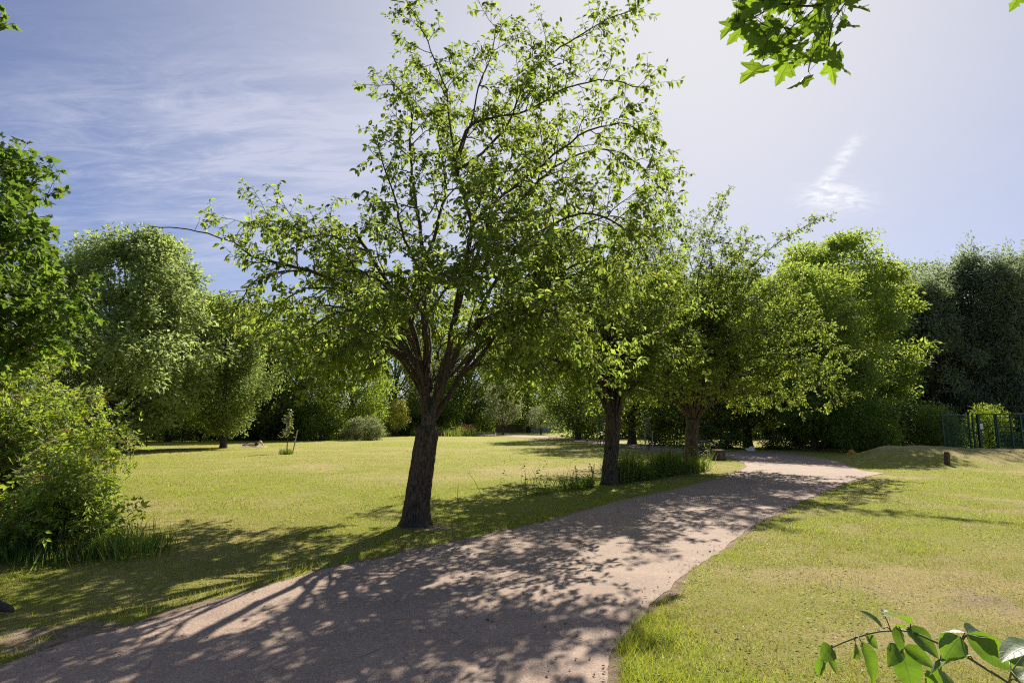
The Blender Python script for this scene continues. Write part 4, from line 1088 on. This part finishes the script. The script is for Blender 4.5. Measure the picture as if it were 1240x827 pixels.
# ------------------------------------------------------------------ stump, bin, post
b = G(870, 557); zg = hz(b[0], b[1])
st = empty('tree_stump', (b[0], b[1], zg), 'sawn tree stump with a pale flat top beside the path', 'stump')
M['stumpbark'] = bark_mat('stump_bark', (0.06, 0.04, 0.028), (0.24, 0.17, 0.11), 12, 0.9)
s = Solid(); s.lathe([(0.36, -0.05), (0.33, 0.05), (0.29, 0.2), (0.28, 0.38), (0.275, 0.44)], 28, wob=0.22); s.build('bark', M['stumpbark'], st, True)
m, nt = new_mat('cut_wood'); tc = nt.n('ShaderNodeTexCoord')
wv = nt.n('ShaderNodeTexWave', wave_type='RINGS', rings_direction='Z', ins={'Vector': tc.outputs['Object'], 'Scale': 18, 'Distortion': 2.0, 'Detail': 3}).outputs['Fac']
p = nt.n('ShaderNodeBsdfPrincipled', ins={'Base Color': nt.mix(wv, (0.30, 0.20, 0.12, 1), (0.46, 0.35, 0.23, 1)), 'Roughness': 0.85}); finish(nt, p.outputs[0])
s = Solid(); s.lathe([(0.262, 0.435), (0.262, 0.452), (0.25, 0.458)], 28, wob=0.22); s.build('cut_top', m, st)
b = G(861, 556); b = np.array([b[0], b[1] + 0.9, 0]); zg = hz(b[0], b[1])
bn = empty('litter_bin', (b[0], b[1], zg), 'round dark litter bin standing behind the stump', 'bin')
M['blackmetal'] = plain_mat('black_metal', (0.016, 0.016, 0.017), 0.5)
M['greymetal'] = plain_mat('grey_metal', (0.055, 0.055, 0.052), 0.85)
s = Solid(); s.lathe([(0.19, 0), (0.20, 0.02), (0.20, 0.55), (0.19, 0.58)], 24); s.build('body', M['blackmetal'], bn, False)
for a in (0, 90, 180, 270):
    s = Solid(); s.bar((0.17 * math.cos(R(a + 45)), 0.17 * math.sin(R(a + 45)), 0.56), (0.17 * math.cos(R(a + 45)), 0.17 * math.sin(R(a + 45)), 0.72), 0.015, 6); s.build('lid_post', M['blackmetal'], bn)
s = Solid(); s.lathe([(0.22, 0.70), (0.235, 0.72), (0.22, 0.77), (0.13, 0.81), (0.03, 0.825)], 24); s.build('lid', M['greymetal'], bn, True)
b = P(1147, 563, 21.8); zg = hz(b[0], b[1])
M['postwood'] = bark_mat('post_wood', (0.07, 0.045, 0.03), (0.20, 0.13, 0.09), 18, 0.5)
s = Solid(); s.box((0, 0, 0.17), (0.15, 0.15, 0.5), None, 0.012); s.box((0, 0, 0.445), (0.135, 0.135, 0.05), None, 0.012)
po = s.build('wooden_post', M['postwood']); po.location = (b[0], b[1], zg); po.rotation_euler = (R(2), R(3), R(20))
tag(po, 'short square wooden post on the front of the dry grass mound', 'post')

# ------------------------------------------------------------------ green fence and gate on the right
M['greenpaint'] = plain_mat('green_paint', (0.012, 0.060, 0.045), 0.45, 0.0, 0.2, 30, 0.05)
M['signwhite'] = plain_mat('white_sign', (0.75, 0.76, 0.75), 0.5)
FD = 30.0
def fz(px, d=FD): q = P(px, 520, d); return np.array([q[0], d, hz(q[0], d)])
ZT = P(1200, 501.5, FD)[2]
# mesh panel
a, b = fz(1142, 30.0), fz(1174, 30.6)
fp = empty('mesh_fence_panel', a, 'dark green wire mesh fence panel left of the gate', 'fence')
e = b - a
for q in (np.zeros(3), e, e + np.array([0.13, -0.1, 0])):
    s = Solid(); s.box((q[0], q[1], (ZT - a[2]) / 2 - 0.1), (0.07, 0.07, ZT - a[2] + 0.2), None, 0.006); s.build('post', M['greenpaint'], fp)
s = Solid(); H_ = ZT - a[2] - 0.05
s.bar((0, 0, H_), (e[0], e[1], H_), 0.025); s.build('rail', M['greenpaint'], fp)
s = Solid(); s.bar((0, 0, .08), (e[0], e[1], .08), 0.025); s.build('rail', M['greenpaint'], fp)
s = Solid()
for k in range(1, 30): f = k / 30; s.bar((e[0] * f, e[1] * f, .08), (e[0] * f, e[1] * f, H_), 0.007, 4)
for k in range(1, 36): zz2 = .08 + (H_ - .08) * k / 36; s.bar((0, 0.012, zz2), (e[0], e[1] + 0.012, zz2), 0.007, 4)
s.build('wire_mesh', M['greenpaint'], fp)
# lone post with notice
a = fz(1186, 30.4)
gp = empty('gate_post', a, 'dark green gate post carrying a small white notice', 'post')
s = Solid(); s.box((0, 0, (ZT - a[2]) / 2 - 0.1), (0.14, 0.14, ZT - a[2] + 0.2), None, 0.008); s.box((0, 0, ZT - a[2] + 0.01), (0.16, 0.16, 0.03)); s.build('shaft', M['greenpaint'], gp)
s = Solid(); s.box((0.06, -0.085, 1.45), (0.16, 0.012, 0.28), None, 0.003); s.build('notice', M['signwhite'], gp)
# gate
a, b = fz(1206, 30.0), fz(1252, 29.2)
gt = empty('slatted_gate', a, 'dark green metal gate with horizontal bars at the right edge', 'gate')
e = b - a; H_ = ZT - a[2]
for f in (0, 0.045, 0.42, 0.68, 1.0):
    s = Solid(); s.box((e[0] * f, e[1] * f, H_ / 2 - 0.05), (0.075, 0.075, H_ + 0.1), None, 0.006); s.build('upright', M['greenpaint'], gt)
s = Solid(); s.bar((-0.6, 0.2, H_), (e[0], e[1], H_), 0.03); s.build('frame_rail', M['greenpaint'], gt)
s = Solid(); s.bar((0, 0, .12), (e[0], e[1], .12), 0.03); s.build('frame_rail', M['greenpaint'], gt)
s = Solid()
for k in range(1, 30):
    zz2 = .12 + (H_ - .12) * k / 30
    if zz2 < H_ * 0.58 or k % 4 == 0:
        s.bar((0, .01, zz2), (e[0] * 0.68, e[1] * 0.68 + .01, zz2), 0.022 if zz2 < H_ * .58 else 0.02, 4)
for k in range(1, 22):
    zz2 = .12 + (H_ - .12) * k / 22; s.bar((e[0] * .68, e[1] * .68 + .01, zz2), (e[0], e[1] + .01, zz2), 0.007, 4)
s.build('bars', M['greenpaint'], gt)
# dark shingle strip at the gate
# ------------------------------------------------------------------ railings at the far left, low walls beyond the lawn
a, b = P(222, 520, 52), P(335, 520, 60)
a = np.array([a[0], a[1], 0]); b = np.array([b[0], b[1], 0]); e = b - a
rl = empty('iron_railing', a, 'dark iron railing under the trees at the left lawn edge', 'railing')
for z_ in (0.15, 1.25):
    s = Solid(); s.box((e[0] / 2, e[1] / 2, z_), (np.linalg.norm(e), 0.04, 0.04), Matrix.Rotation(math.atan2(e[1], e[0]), 3, 'Z')); s.build('rail', M['blackmetal'], rl)
s = Solid(); n = 60
for k in range(n): s.bar((e[0] * k / n, e[1] * k / n, 0), (e[0] * k / n, e[1] * k / n, 1.4), 0.02, 5)
s.build('bars', M['blackmetal'], rl)
for k in range(0, 7): s = Solid(); s.box((e[0] * k / 6, e[1] * k / 6, 0.75), (0.12, 0.12, 1.5), None, 0.01); s.build('post', M['blackmetal'], rl)
M['render'] = plain_mat('pale_render', (0.50, 0.48, 0.46), 0.85)
M['brick'] = None
m, nt = new_mat('brick_wall'); tc = nt.n('ShaderNodeTexCoord')
br = nt.n('ShaderNodeTexBrick', ins={'Vector': nt.n('ShaderNodeMapping', ins={'Vector': tc.outputs['Object'], 'Rotation': (R(90), 0, 0)}).outputs[0], 'Color1': (0.22, 0.12, 0.085, 1), 'Color2': (0.30, 0.17, 0.12, 1), 'Mortar': (0.3, 0.27, 0.24, 1), 'Scale': 4.0})
p = nt.n('ShaderNodeBsdfPrincipled', ins={'Base Color': br.outputs[0], 'Roughness': 0.9}); finish(nt, p.outputs[0]); M['brick'] = m
def wall(name, px0, px1, d, h, mat, label):
    a, b = P(px0, 520, d), P(px1, 520, d); c = (a + b) / 2
    o = empty(name, (c[0], c[1], 0), label, 'wall')
    s = Solid(); s.box((0, 0, h / 2 - .1), (b[0] - a[0], 0.25, h + .2)); s.build('body', mat, o)
    s = Solid(); s.box((0, 0, h + 0.03), (b[0] - a[0] + .06, 0.33, 0.07), None, 0.01); s.build('coping', M['render'], o)
wall('brick_wall', 600, 648, 108, 1.4, M['brick'], 'low brick wall beyond the far path, behind the small pale tree')
wall('rendered_wall', 640, 684, 106, 2.6, M['render'], 'pale rendered wall glimpsed behind the low grey tree')
wall('garden_wall', 225, 330, 66, 1.7, M['render'], 'pale wall glimpsed through the railing at the left')

# ------------------------------------------------------------------ tower block above the robinia
M['concrete'] = plain_mat('grey_concrete', (0.36, 0.36, 0.36), 0.85)
M['glass'] = plain_mat('window_glass', (0.03, 0.04, 0.05), 0.1)
BD = 120.0
c = P(1083.5, 323, BD); Hb = c[2]
bl = empty('tower_block', (c[0], c[1], 0), 'grey tower block whose roof corner shows above the robinia', 'building')
s = Solid(); s.box((-6, 6, Hb / 2), (12, 12, Hb)); s.build('wall', M['concrete'], bl)
s = Solid(); s.box((-6, 6, Hb + 0.15), (12.5, 12.5, 0.3)); s.build('roof', M['concrete'], bl)
s = Solid(); q0 = P(1066, 321, BD) - c; q1 = P(1082, 316, BD) - c; s.bar((q0[0], 1, q0[2] + Hb), (q1[0], 1, q1[2] + Hb), 0.3, 8); s.bar((q0[0] + .6, 1, Hb), (q0[0] + .6, 1, Hb + 0.6), .15, 6); s.build('roof_beam', M['greymetal'], bl)
for i in range(3):
    for j in range(4):
        s = Solid(); s.box((-2 - i * 3.8, -0.02, Hb - 6.0 - j * 3.0), (1.8, 0.08, 1.5), None, 0.02); s.build('window', M['glass'], bl)

# ------------------------------------------------------------------ litter
def crumple(name, loc, size, mat, label, seed, cat='litter'):
    bm = bmesh.new(); bmesh.ops.create_icosphere(bm, subdivisions=4, radius=1)
    for v in bm.verts:
        n_ = mnoise.noise(v.co * 1.7 + Vector((seed, 0, 0))) * .5 + abs(mnoise.noise(v.co * 4.1 + Vector((0, seed, 0)))) * .35
        v.co = v.co * (0.75 + n_); v.co.x *= size[0]; v.co.y *= size[1]; v.co.z = max(-0.25, v.co.z) * size[2] + 0.2 * size[2]
    me = bpy.data.meshes.new(name); bm.to_mesh(me); bm.free(); me.materials.append(mat)
    o = link(bpy.data.objects.new(name, me)); o.location = tuple(float(v) for v in loc); return tag(o, label, cat)
b = G(922, 547.0); crumple('plastic_bag', (b[0], b[1] + 1.5, 0.0), (0.34, 0.2, 0.2), plain_mat('white_plastic', (0.8, 0.8, 0.8), 0.4), 'crumpled white plastic bag at the shaded path bend', 3.0)
q = P(1031, 541.5, 30.0); crumple('orange_bag', (q[0], 30.0, hz(q[0], 30.0)), (0.24, 0.2, 0.22), plain_mat('orange_plastic', (0.85, 0.26, 0.03), 0.45), 'small orange bag lying under the robinia behind the mound', 8.0)
q = G(2, 749); 
tb = Tubes(); bp = resample([np.array([-0.9, 0.12, 0.07]), np.array([-0.4, 0.03, 0.09]), np.array([0.0, 0, 0.06]), np.array([0.10, -0.01, 0.03])], 0.04)
tb.add(bp, np.interp(np.linspace(0, 1, len(bp)), [0, .7, .93, 1], [.07, .06, .035, .012]), 12)
lg = tb.build('dead_branch', M['bark']); lg.location = (q[0], q[1], hz(q[0], q[1])); tag(lg, 'dark broken branch lying in the grass, cut off by the left edge', 'branch')

# ------------------------------------------------------------------ sunbather
def skin_body(name, joints, edges, mat, parent):
    me = bpy.data.meshes.new(name); me.from_pydata([j[0] for j in joints], edges, [])
    o = link(bpy.data.objects.new(name + '_rig', me))
    o.modifiers.new('skin', 'SKIN'); sv = me.skin_vertices[0].data
    for k, j in enumerate(joints): sv[k].radius = (j[1], j[1] if len(j) < 3 else j[2])
    sv[0].use_root = True
    sub = o.modifiers.new('sub', 'SUBSURF'); sub.levels = sub.render_levels = 2
    dg = bpy.context.evaluated_depsgraph_get(); me2 = bpy.data.meshes.new_from_object(o.evaluated_get(dg))
    bpy.data.objects.remove(o)
    me2.name = name; me2.materials.clear(); me2.materials.append(mat)
    for p_ in me2.polygons: p_.use_smooth = True
    return link(bpy.data.objects.new(name, me2), parent)
M['skin'] = plain_mat('skin', (0.46, 0.26, 0.19), 0.55, 0, .08)
M['pinkcloth'] = plain_mat('pink_cloth', (0.75, 0.50, 0.52), 0.8)
M['darkcloth'] = plain_mat('dark_cloth', (0.03, 0.03, 0.045), 0.8)
M['hair'] = plain_mat('dark_hair', (0.03, 0.02, 0.015), 0.6)
M['towel'] = plain_mat('white_towel', (0.72, 0.70, 0.72), 0.9)
b = G(309, 540.5)
pr = empty('person', (b[0], b[1], hz(b[0], b[1]) + 0.03), 'sunbather lying on the lawn with knees raised, pink top, dark shorts', 'person', None, R(8))
J = [((0.0, 0, .11), .125, .10), ((-.2, 0, .115), .12, .095), ((-.42, 0, .125), .145, .10), ((-.53, 0, .13), .07), ((-.60, 0, .135), .055), ((-.70, 0, .14), .085, .10), ((-.78, 0, .14), .075, .085),
     ((.06, .10, .11), .09), ((.30, .12, .40), .065), ((.40, .13, .26), .055), ((.50, .13, .06), .036), ((.62, .13, .035), .028),
     ((.06, -.10, .11), .09), ((.34, -.13, .38), .065), ((.46, -.14, .24), .055), ((.58, -.15, .06), .036), ((.70, -.15, .035), .028),
     ((-.45, .19, .11), .052), ((-.24, .27, .06), .042), ((-.02, .24, .05), .03), ((.06, .23, .045), .028),
     ((-.45, -.19, .11), .052), ((-.62, -.33, .07), .042), ((-.80, -.20, .06), .03), ((-.86, -.13, .06), .028)]
E = [(0, 1), (1, 2), (2, 3), (3, 4), (4, 5), (5, 6), (0, 7), (7, 8), (8, 9), (9, 10), (10, 11), (0, 12), (12, 13), (13, 14), (14, 15), (15, 16), (2, 17), (17, 18), (18, 19), (19, 20), (2, 21), (21, 22), (22, 23), (23, 24)]
body = skin_body('body', J, E, M['skin'], pr)
skin_body('top', [((-.10, 0, .115), .135, .112), ((-.2, 0, .118), .133, .108), ((-.42, 0, .128), .155, .112), ((-.49, 0, .13), .09)], [(0, 1), (1, 2), (2, 3)], M['pinkcloth'], pr)
skin_body('shorts', [((-.08, 0, .112), .14, .115), ((0.02, 0, .112), .14, .115), ((.07, .10, .12), .102), ((.19, .11, .27), .09), ((.07, -.10, .12), .102), ((.21, -.115, .26), .09)], [(0, 1), (1, 2), (2, 3), (1, 4), (4, 5)], M['darkcloth'], pr)
skin_body('hair', [((-.77, 0, .135), .088, .098), ((-.82, 0, .10), .08, .085), ((-.80, 0, .05), .06)], [(0, 1), (1, 2)], M['hair'], pr)
tw = Solid(); tw.box((-0.12, 0, 0), (1.75, 0.75, 0.02), None, 0.006)
to = tw.build('towel', M['towel']); to.location = (b[0], b[1], hz(b[0], b[1]) + 0.012); to.rotation_euler = (0, 0, R(8)); tag(to, 'pale towel spread on the lawn under the sunbather', 'towel')

# ------------------------------------------------------------------ shoot in the lower right corner, close to the camera
def zpx(x, y): return 990 + x / 4.96, 730 + y / 4.96
sh0 = P(*zpx(1350, 640), 1.05)
root = empty('leafy_shoot', (sh0[0] + 0.35, sh0[1] - 0.1, 0), 'leafy arching shoot close to the viewer in the lower right corner', 'plant')
tb = Tubes()
stem_px = [(1350, 640, 1.05), (1150, 481, 1.10), (1020, 400, 1.13), (850, 295, 1.17), (690, 225, 1.20), (560, 170, 1.23), (440, 165, 1.26), (300, 185, 1.29), (90, 265, 1.33), (30, 330, 1.34), (15, 410, 1.34)]
pts = [np.array([sh0[0] + 0.35, sh0[1] - 0.1, -0.05]), np.array([sh0[0] + 0.28, sh0[1] - 0.08, 0.5])] + [P(*zpx(x, y), d) for x, y, d in stem_px]
pts = resample(pts, 0.02)
tb.add(pts, np.interp(np.linspace(0, 1, len(pts)), [0, .6, 1], [.006, .0032, .0012]), 8)
LV = [((395, 155), (258, 40), .34, 'u'), ((560, 125), (412, 62), .42, 'u'), ((470, 140), (503, 275), .35, 'd'), ((530, 150), (705, 295), .60, 'd'), ((515, 262), (682, 360), .45, 'd'),
      ((500, 285), (565, 500), .62, 'd'), ((485, 255), (428, 352), .45, 'd'), ((262, 232), (325, 450), .48, 'd'), ((290, 200), (355, 255), .6, 'd'), ((222, 225), (214, 305), .5, 'd'),
      ((82, 262), (25, 325), .7, 'd'), ((60, 330), (112, 412), .5, 'd'), ((30, 330), (10, 420), .5, 'd'), ((858, 200), (765, 312), .75, 'd'), ((885, 178), (712, 190), .30, 'u'), ((890, 190), (1150, 352), .42, 'd'),
      ((905, 185), (1022, 195), .62, 'u'), ((905, 325), (695, 400), .72, 'u'), ((880, 320), (1020, 330), .28, 'u'), ((725, 395), (660, 480), .6, 'd'), ((740, 400), (770, 500), .55, 'd'),
      ((1330, 250), (1125, 312), .42, 'u'), ((1150, 352), (1260, 330), .5, 'd'), ((1200, 470), (1290, 400), .6, 'u'), ((390, 60), (420, 40), .8, 'u'), ((540, 160), (460, 130), .6, 'u')]
lv, luv, lq, nn0 = [], [], [], 0
rr = np.random.RandomState(2)
def big_leaf(a, b, wr, up, NU=9):
    """a leaf with midrib fold, toothed edge and a sagging tip"""
    global nn0
    d = b - a; L = np.linalg.norm(d); d = d / L
    n = np.array([0, 0, 1.0]) if up == 'u' else nrm(np.array([rr.normal(0, .4), -0.75, 0.55]))
    n = n + rr.normal(0, .15, 3); n = nrm(n - d * np.dot(n, d)); s = np.cross(n, d)
    for i in range(NU + 1):
        t = i / NU; wv = wr * L * 0.5 * (math.sin(math.pi * t ** 0.75)) ** 0.8 if 0 < t < 1 else 0.0005
        wv *= 1 + 0.06 * (i % 2)
        c = a + d * L * t - np.array([0, 0, 1]) * 0.10 * L * t * t + n * 0.05 * L * math.sin(math.pi * t)
        for j in range(-2, 3):
            q = j / 2
            luv.append((t, q, 0.0)); lv.append(c + s * wv * q + n * (0.28 * abs(q) * wv + 0.05 * wv * math.sin(t * 19) * (abs(q) == 0.5) + 0.06 * wv * math.sin(t * 13 + j) * (abs(q) == 1)))
    for i in range(NU):
        for j in range(4):
            k = nn0 + i * 5 + j; lq.append((k, k + 1, k + 6, k + 5))
    nn0 += (NU + 1) * 5
for (a, b, wr, up) in LV:
    f = min(1, max(0, (1250 - a[0]) / 1250)); da = 1.08 + 0.26 * f
    A = P(*zpx(*a), da); B = P(*zpx(*b), da + rr.normal(0, .02) + (0.02 if up == 'u' else 0))
    big_leaf(A, A + (B - A) * 1.12, wr * 1.2, up)
    k = np.argmin(np.linalg.norm(pts - A, axis=1))
    tb.add(resample([pts[k], (pts[k] + A) / 2 + np.array([0, 0, .006]), A], 0.01), 0.0011, 5)
m, nt = new_mat('shoot_leaf')
tc = nt.n('ShaderNodeTexCoord'); nz = nt.noise(tc.outputs['Object'], 60, 4, .6); geo = nt.n('ShaderNodeNewGeometry')
v_ = nt.n('ShaderNodeMapRange', ins={0: geo.outputs['Random Per Island'], 3: .65, 4: 1.35}).outputs[0]
lu, lw, lz = nt.n('ShaderNodeSeparateXYZ', ins={0: nt.n('ShaderNodeAttribute', attribute_name='leaf_xy').outputs['Vector']}).outputs
mid = nt.math('SUBTRACT', 1.0, nt.ramp(nt.math('ABSOLUTE', lw), 0.02, 0.07))
sv_ = nt.math('ABSOLUTE', nt.math('SUBTRACT', nt.math('FRACT', nt.math('SUBTRACT', nt.math('MULTIPLY', lu, 8.0), nt.math('MULTIPLY', nt.math('ABSOLUTE', lw), 1.3))), 0.5))
vein = nt.math('MAXIMUM', mid, nt.math('MULTIPLY', nt.math('SUBTRACT', 1.0, nt.ramp(sv_, 0.02, 0.10)), 0.55))
spot = nt.ramp(nt.noise(tc.outputs['Object'], 140, 3, .6), 0.66, 0.72)
cb = nt.n('ShaderNodeHueSaturation', ins={'Value': v_, 'Color': nt.mix(nt.math('MULTIPLY', spot, .7), nt.mix(nt.math('MULTIPLY', vein, .6), nt.mix(nz, (0.030, 0.075, 0.014, 1), (0.075, 0.130, 0.028, 1)), (0.15, 0.20, 0.07, 1)), (0.16, 0.10, 0.04, 1))}).outputs[0]
p = nt.n('ShaderNodeBsdfPrincipled', ins={'Base Color': cb, 'Roughness': 0.5, 'Specular IOR Level': 0.75, 'Normal': nt.bump(nt.math('ADD', nt.math('MULTIPLY', nz, .6), nt.math('MULTIPLY', vein, -0.5)), .6, .003)})
t = nt.n('ShaderNodeBsdfTranslucent', ins={'Color': nt.mix(nt.math('MULTIPLY', vein, .6), (0.24, 0.42, 0.02, 1), (0.10, 0.20, 0.02, 1))})
finish(nt, nt.n('ShaderNodeMixShader', ins={0: .42, 1: p.outputs[0], 2: t.outputs[0]}).outputs[0]); M['shoot'] = m
st_ = tb.build('stem', M['twig']); lf = mesh_np('leaves', np.array(lv), [np.array(lq)], M['shoot'], None, True)
at = lf.data.attributes.new('leaf_xy', 'FLOAT_VECTOR', 'POINT'); at.data.foreach_set('vector', np.array(luv, np.float32).ravel())
settle([st_, lf], root)

# ------------------------------------------------------------------ maple branch hanging into the top of the view
def mpx(x, y): return 860 + x / 5.905, y / 5.905
def overhang(name, stems, centres, label, seed, depth, size, hang):
    rng = np.random.RandomState(seed); tb = Tubes(); poly = []
    for st in stems:
        q = resample([P(x, y, depth + dz) for x, y, dz in st], 0.04); poly.append(q)
        tb.add(q, np.linspace(0.0055, 0.0016, len(q)), 6)
    allp = np.vstack(poly)
    pos, d, n, l = [], [], [], []
    for (x, y, dz, dx, dy, k) in centres:
        A = P(x, y, depth + dz); B = P(x + dx, y + dy, depth + dz + rng.normal(0, .03))
        pos.append(A); d.append(nrm(B - A)); n.append(np.array([rng.normal(0, .5), -0.75, 0.45 + rng.normal(0, .35)])); l.append(size * k)
        j = np.argmin(np.linalg.norm(allp - A, axis=1)); tb.add(resample([allp[j], (allp[j] + A) / 2 + np.array([0, 0, .01]), A], .03), 0.0011, 4)
    l = np.array(l); root = empty(name, allp[0], label, 'branch')
    a = tb.build('twigs', M['redtwig']); b = leaves_mesh('leaves', np.array(pos), np.array(d), np.array(n), l, l * rng.uniform(.8, 1.05, len(l)), 'maple', M['overhang'])
    tv = TPL['maple'][0]; co = np.tile(np.stack([tv[:, 0], tv[:, 1], np.zeros(len(tv))], -1), (len(pos), 1)).astype(np.float32)
    at = b.data.attributes.new('leaf_xy', 'FLOAT_VECTOR', 'POINT'); at.data.foreach_set('vector', co.ravel())
    settle([a, b], root)
m, nt = new_mat('overhang_leaf')
lx, ly, lz = nt.n('ShaderNodeSeparateXYZ', ins={0: nt.n('ShaderNodeAttribute', attribute_name='leaf_xy').outputs['Vector']}).outputs
dmin = None
for an in (0, 52, -52, 105, -105):
    ca, sa = math.cos(R(an)), math.sin(R(an))
    perp = nt.math('ABSOLUTE', nt.math('SUBTRACT', nt.math('MULTIPLY', lx, sa), nt.math('MULTIPLY', ly, ca)))
    along = nt.math('ADD', nt.math('MULTIPLY', lx, ca), nt.math('MULTIPLY', ly, sa))
    dd = nt.math('ADD', perp, nt.math('MULTIPLY', nt.math('LESS_THAN', along, 0.0), 9.0))
    dmin = dd if dmin is None else nt.math('MINIMUM', dmin, dd)
fine = nt.math('ABSOLUTE', nt.math('SUBTRACT', nt.math('FRACT', nt.math('MULTIPLY', nt.math('ADD', lx, nt.math('MULTIPLY', nt.math('ABSOLUTE', ly), 0.8)), 9.0)), 0.5))
vein = nt.math('MAXIMUM', nt.math('SUBTRACT', 1.0, nt.ramp(dmin, 0.006, 0.022)), nt.math('MULTIPLY', nt.math('SUBTRACT', 1.0, nt.ramp(fine, 0.02, 0.09)), 0.35))
rn = nt.n('ShaderNodeNewGeometry').outputs['Random Per Island']
vv = nt.n('ShaderNodeMapRange', ins={0: rn, 3: .7, 4: 1.3}).outputs[0]
mott = nt.noise(nt.n('ShaderNodeTexCoord').outputs['Object'], 45, 5, .65)
bc = nt.n('ShaderNodeHueSaturation', ins={'Value': vv, 'Color': nt.mix(vein, nt.mix(mott, (0.04, 0.085, 0.014, 1), (0.075, 0.13, 0.022, 1)), (0.13, 0.17, 0.05, 1))}).outputs[0]
tcn = nt.n('ShaderNodeHueSaturation', ins={'Value': vv, 'Color': nt.mix(vein, nt.mix(mott, (0.20, 0.36, 0.02, 1), (0.34, 0.48, 0.03, 1)), (0.12, 0.20, 0.02, 1))}).outputs[0]
p = nt.n('ShaderNodeBsdfPrincipled', ins={'Base Color': bc, 'Roughness': 0.5, 'Specular IOR Level': 0.25})
finish(nt, nt.n('ShaderNodeMixShader', ins={0: .48, 1: p.outputs[0], 2: nt.n('ShaderNodeBsdfTranslucent', ins={'Color': tcn}).outputs[0]}).outputs[0]); M['overhang'] = m
rng = np.random.RandomState(12); cen = []
outl = [(-40, -60), (890, 10), (872, 45), (905, 72), (930, 60), (968, 88), (985, 82), (1025, 70), (1030, 45), (1052, 12), (1060, -60)]
while len(cen) < 190:
    x = rng.uniform(885, 1045); y = rng.uniform(-70, 84)
    low = np.interp(x, [870, 895, 925, 955, 985, 1012, 1030, 1050], [10, 45, 66, 74, 84, 76, 30, 2])
    if y > low - 14: continue
    if y > 10 and rng.rand() < 0.25: continue
    cen.append((x, y, rng.normal(0, .14), rng.normal(-6, 12), rng.uniform(2, 20), rng.uniform(.4, 1.0)))
for (x0, y0, x1, y1, k) in ((190, 150, 40, 265, 1.0), (250, 180, 140, 300, .9), (385, 200, 240, 330, 1.15), (370, 470, 195, 560, 1.15), (385, 370, 310, 370, .8), (530, 400, 450, 490, .85), (715, 540, 605, 640, .9), (840, 430, 1010, 370, 1.05), (870, 440, 870, 545, .9), (930, 470, 985, 485, .8), (960, 180, 1075, 150, .9), (1020, 60, 1150, 40, .9), (560, 450, 510, 535, .9), (250, 40, 205, 105, .9)):
    a = mpx(x0, y0); b = mpx(x1, y1); cen.append((a[0], a[1], 0.0, b[0] - a[0], b[1] - a[1], k))
S = lambda pts_: [(mpx(x, y)[0], mpx(x, y)[1], 0.0) for x, y in pts_]
overhang('maple_branch', [S([(1500, -700), (1100, -250), (850, 0), (780, 40), (650, 150), (590, 190), (480, 300), (380, 440)]), S([(1500, -700), (1150, -250), (980, 0), (870, 170), (790, 300), (720, 420), (700, 520)]), S([(850, 0), (780, 40), (640, 45), (500, 30), (380, 90), (250, 160), (190, 170)]), S([(870, 170), (850, 300), (840, 420)])],
         cen, 'maple branch with backlit lobed leaves hanging into the top of the view', 3, 2.45, 0.118, 1)
overhang('maple_twig', [[(1330, -120, 0), (1270, -40, 0), (1236, -8, 0)]], [(1236, -6, 0, -8, 13, .7), (1244, -8, 0, 12, 12, .8), (1250, -30, 0, -12, 8, .8), (1262, -30, 0, 10, 14, .8)],
         'tip of a maple twig at the top right corner', 9, 2.6, 0.13, 1)

# ------------------------------------------------------------------ render settings
scene.render.engine = 'CYCLES'
cy_ = scene.cycles
cy_.use_denoising = False
cy_.pixel_filter_type = 'BLACKMAN_HARRIS'; cy_.filter_width = 1.15
try: cy_.denoiser = 'OPENIMAGEDENOISE'
except Exception: pass
cy_.max_bounces = 8; cy_.diffuse_bounces = 4; cy_.glossy_bounces = 2; cy_.transmission_bounces = 4; cy_.transparent_max_bounces = 4
cy_.sample_clamp_indirect = 4.0
cy_.caustics_reflective = False; cy_.caustics_refractive = False
vs = scene.view_settings
vs.view_transform = 'Standard'; vs.look = 'None'; vs.gamma = 1.0; vs.use_curve_mapping = False
vs.exposure = 0.84
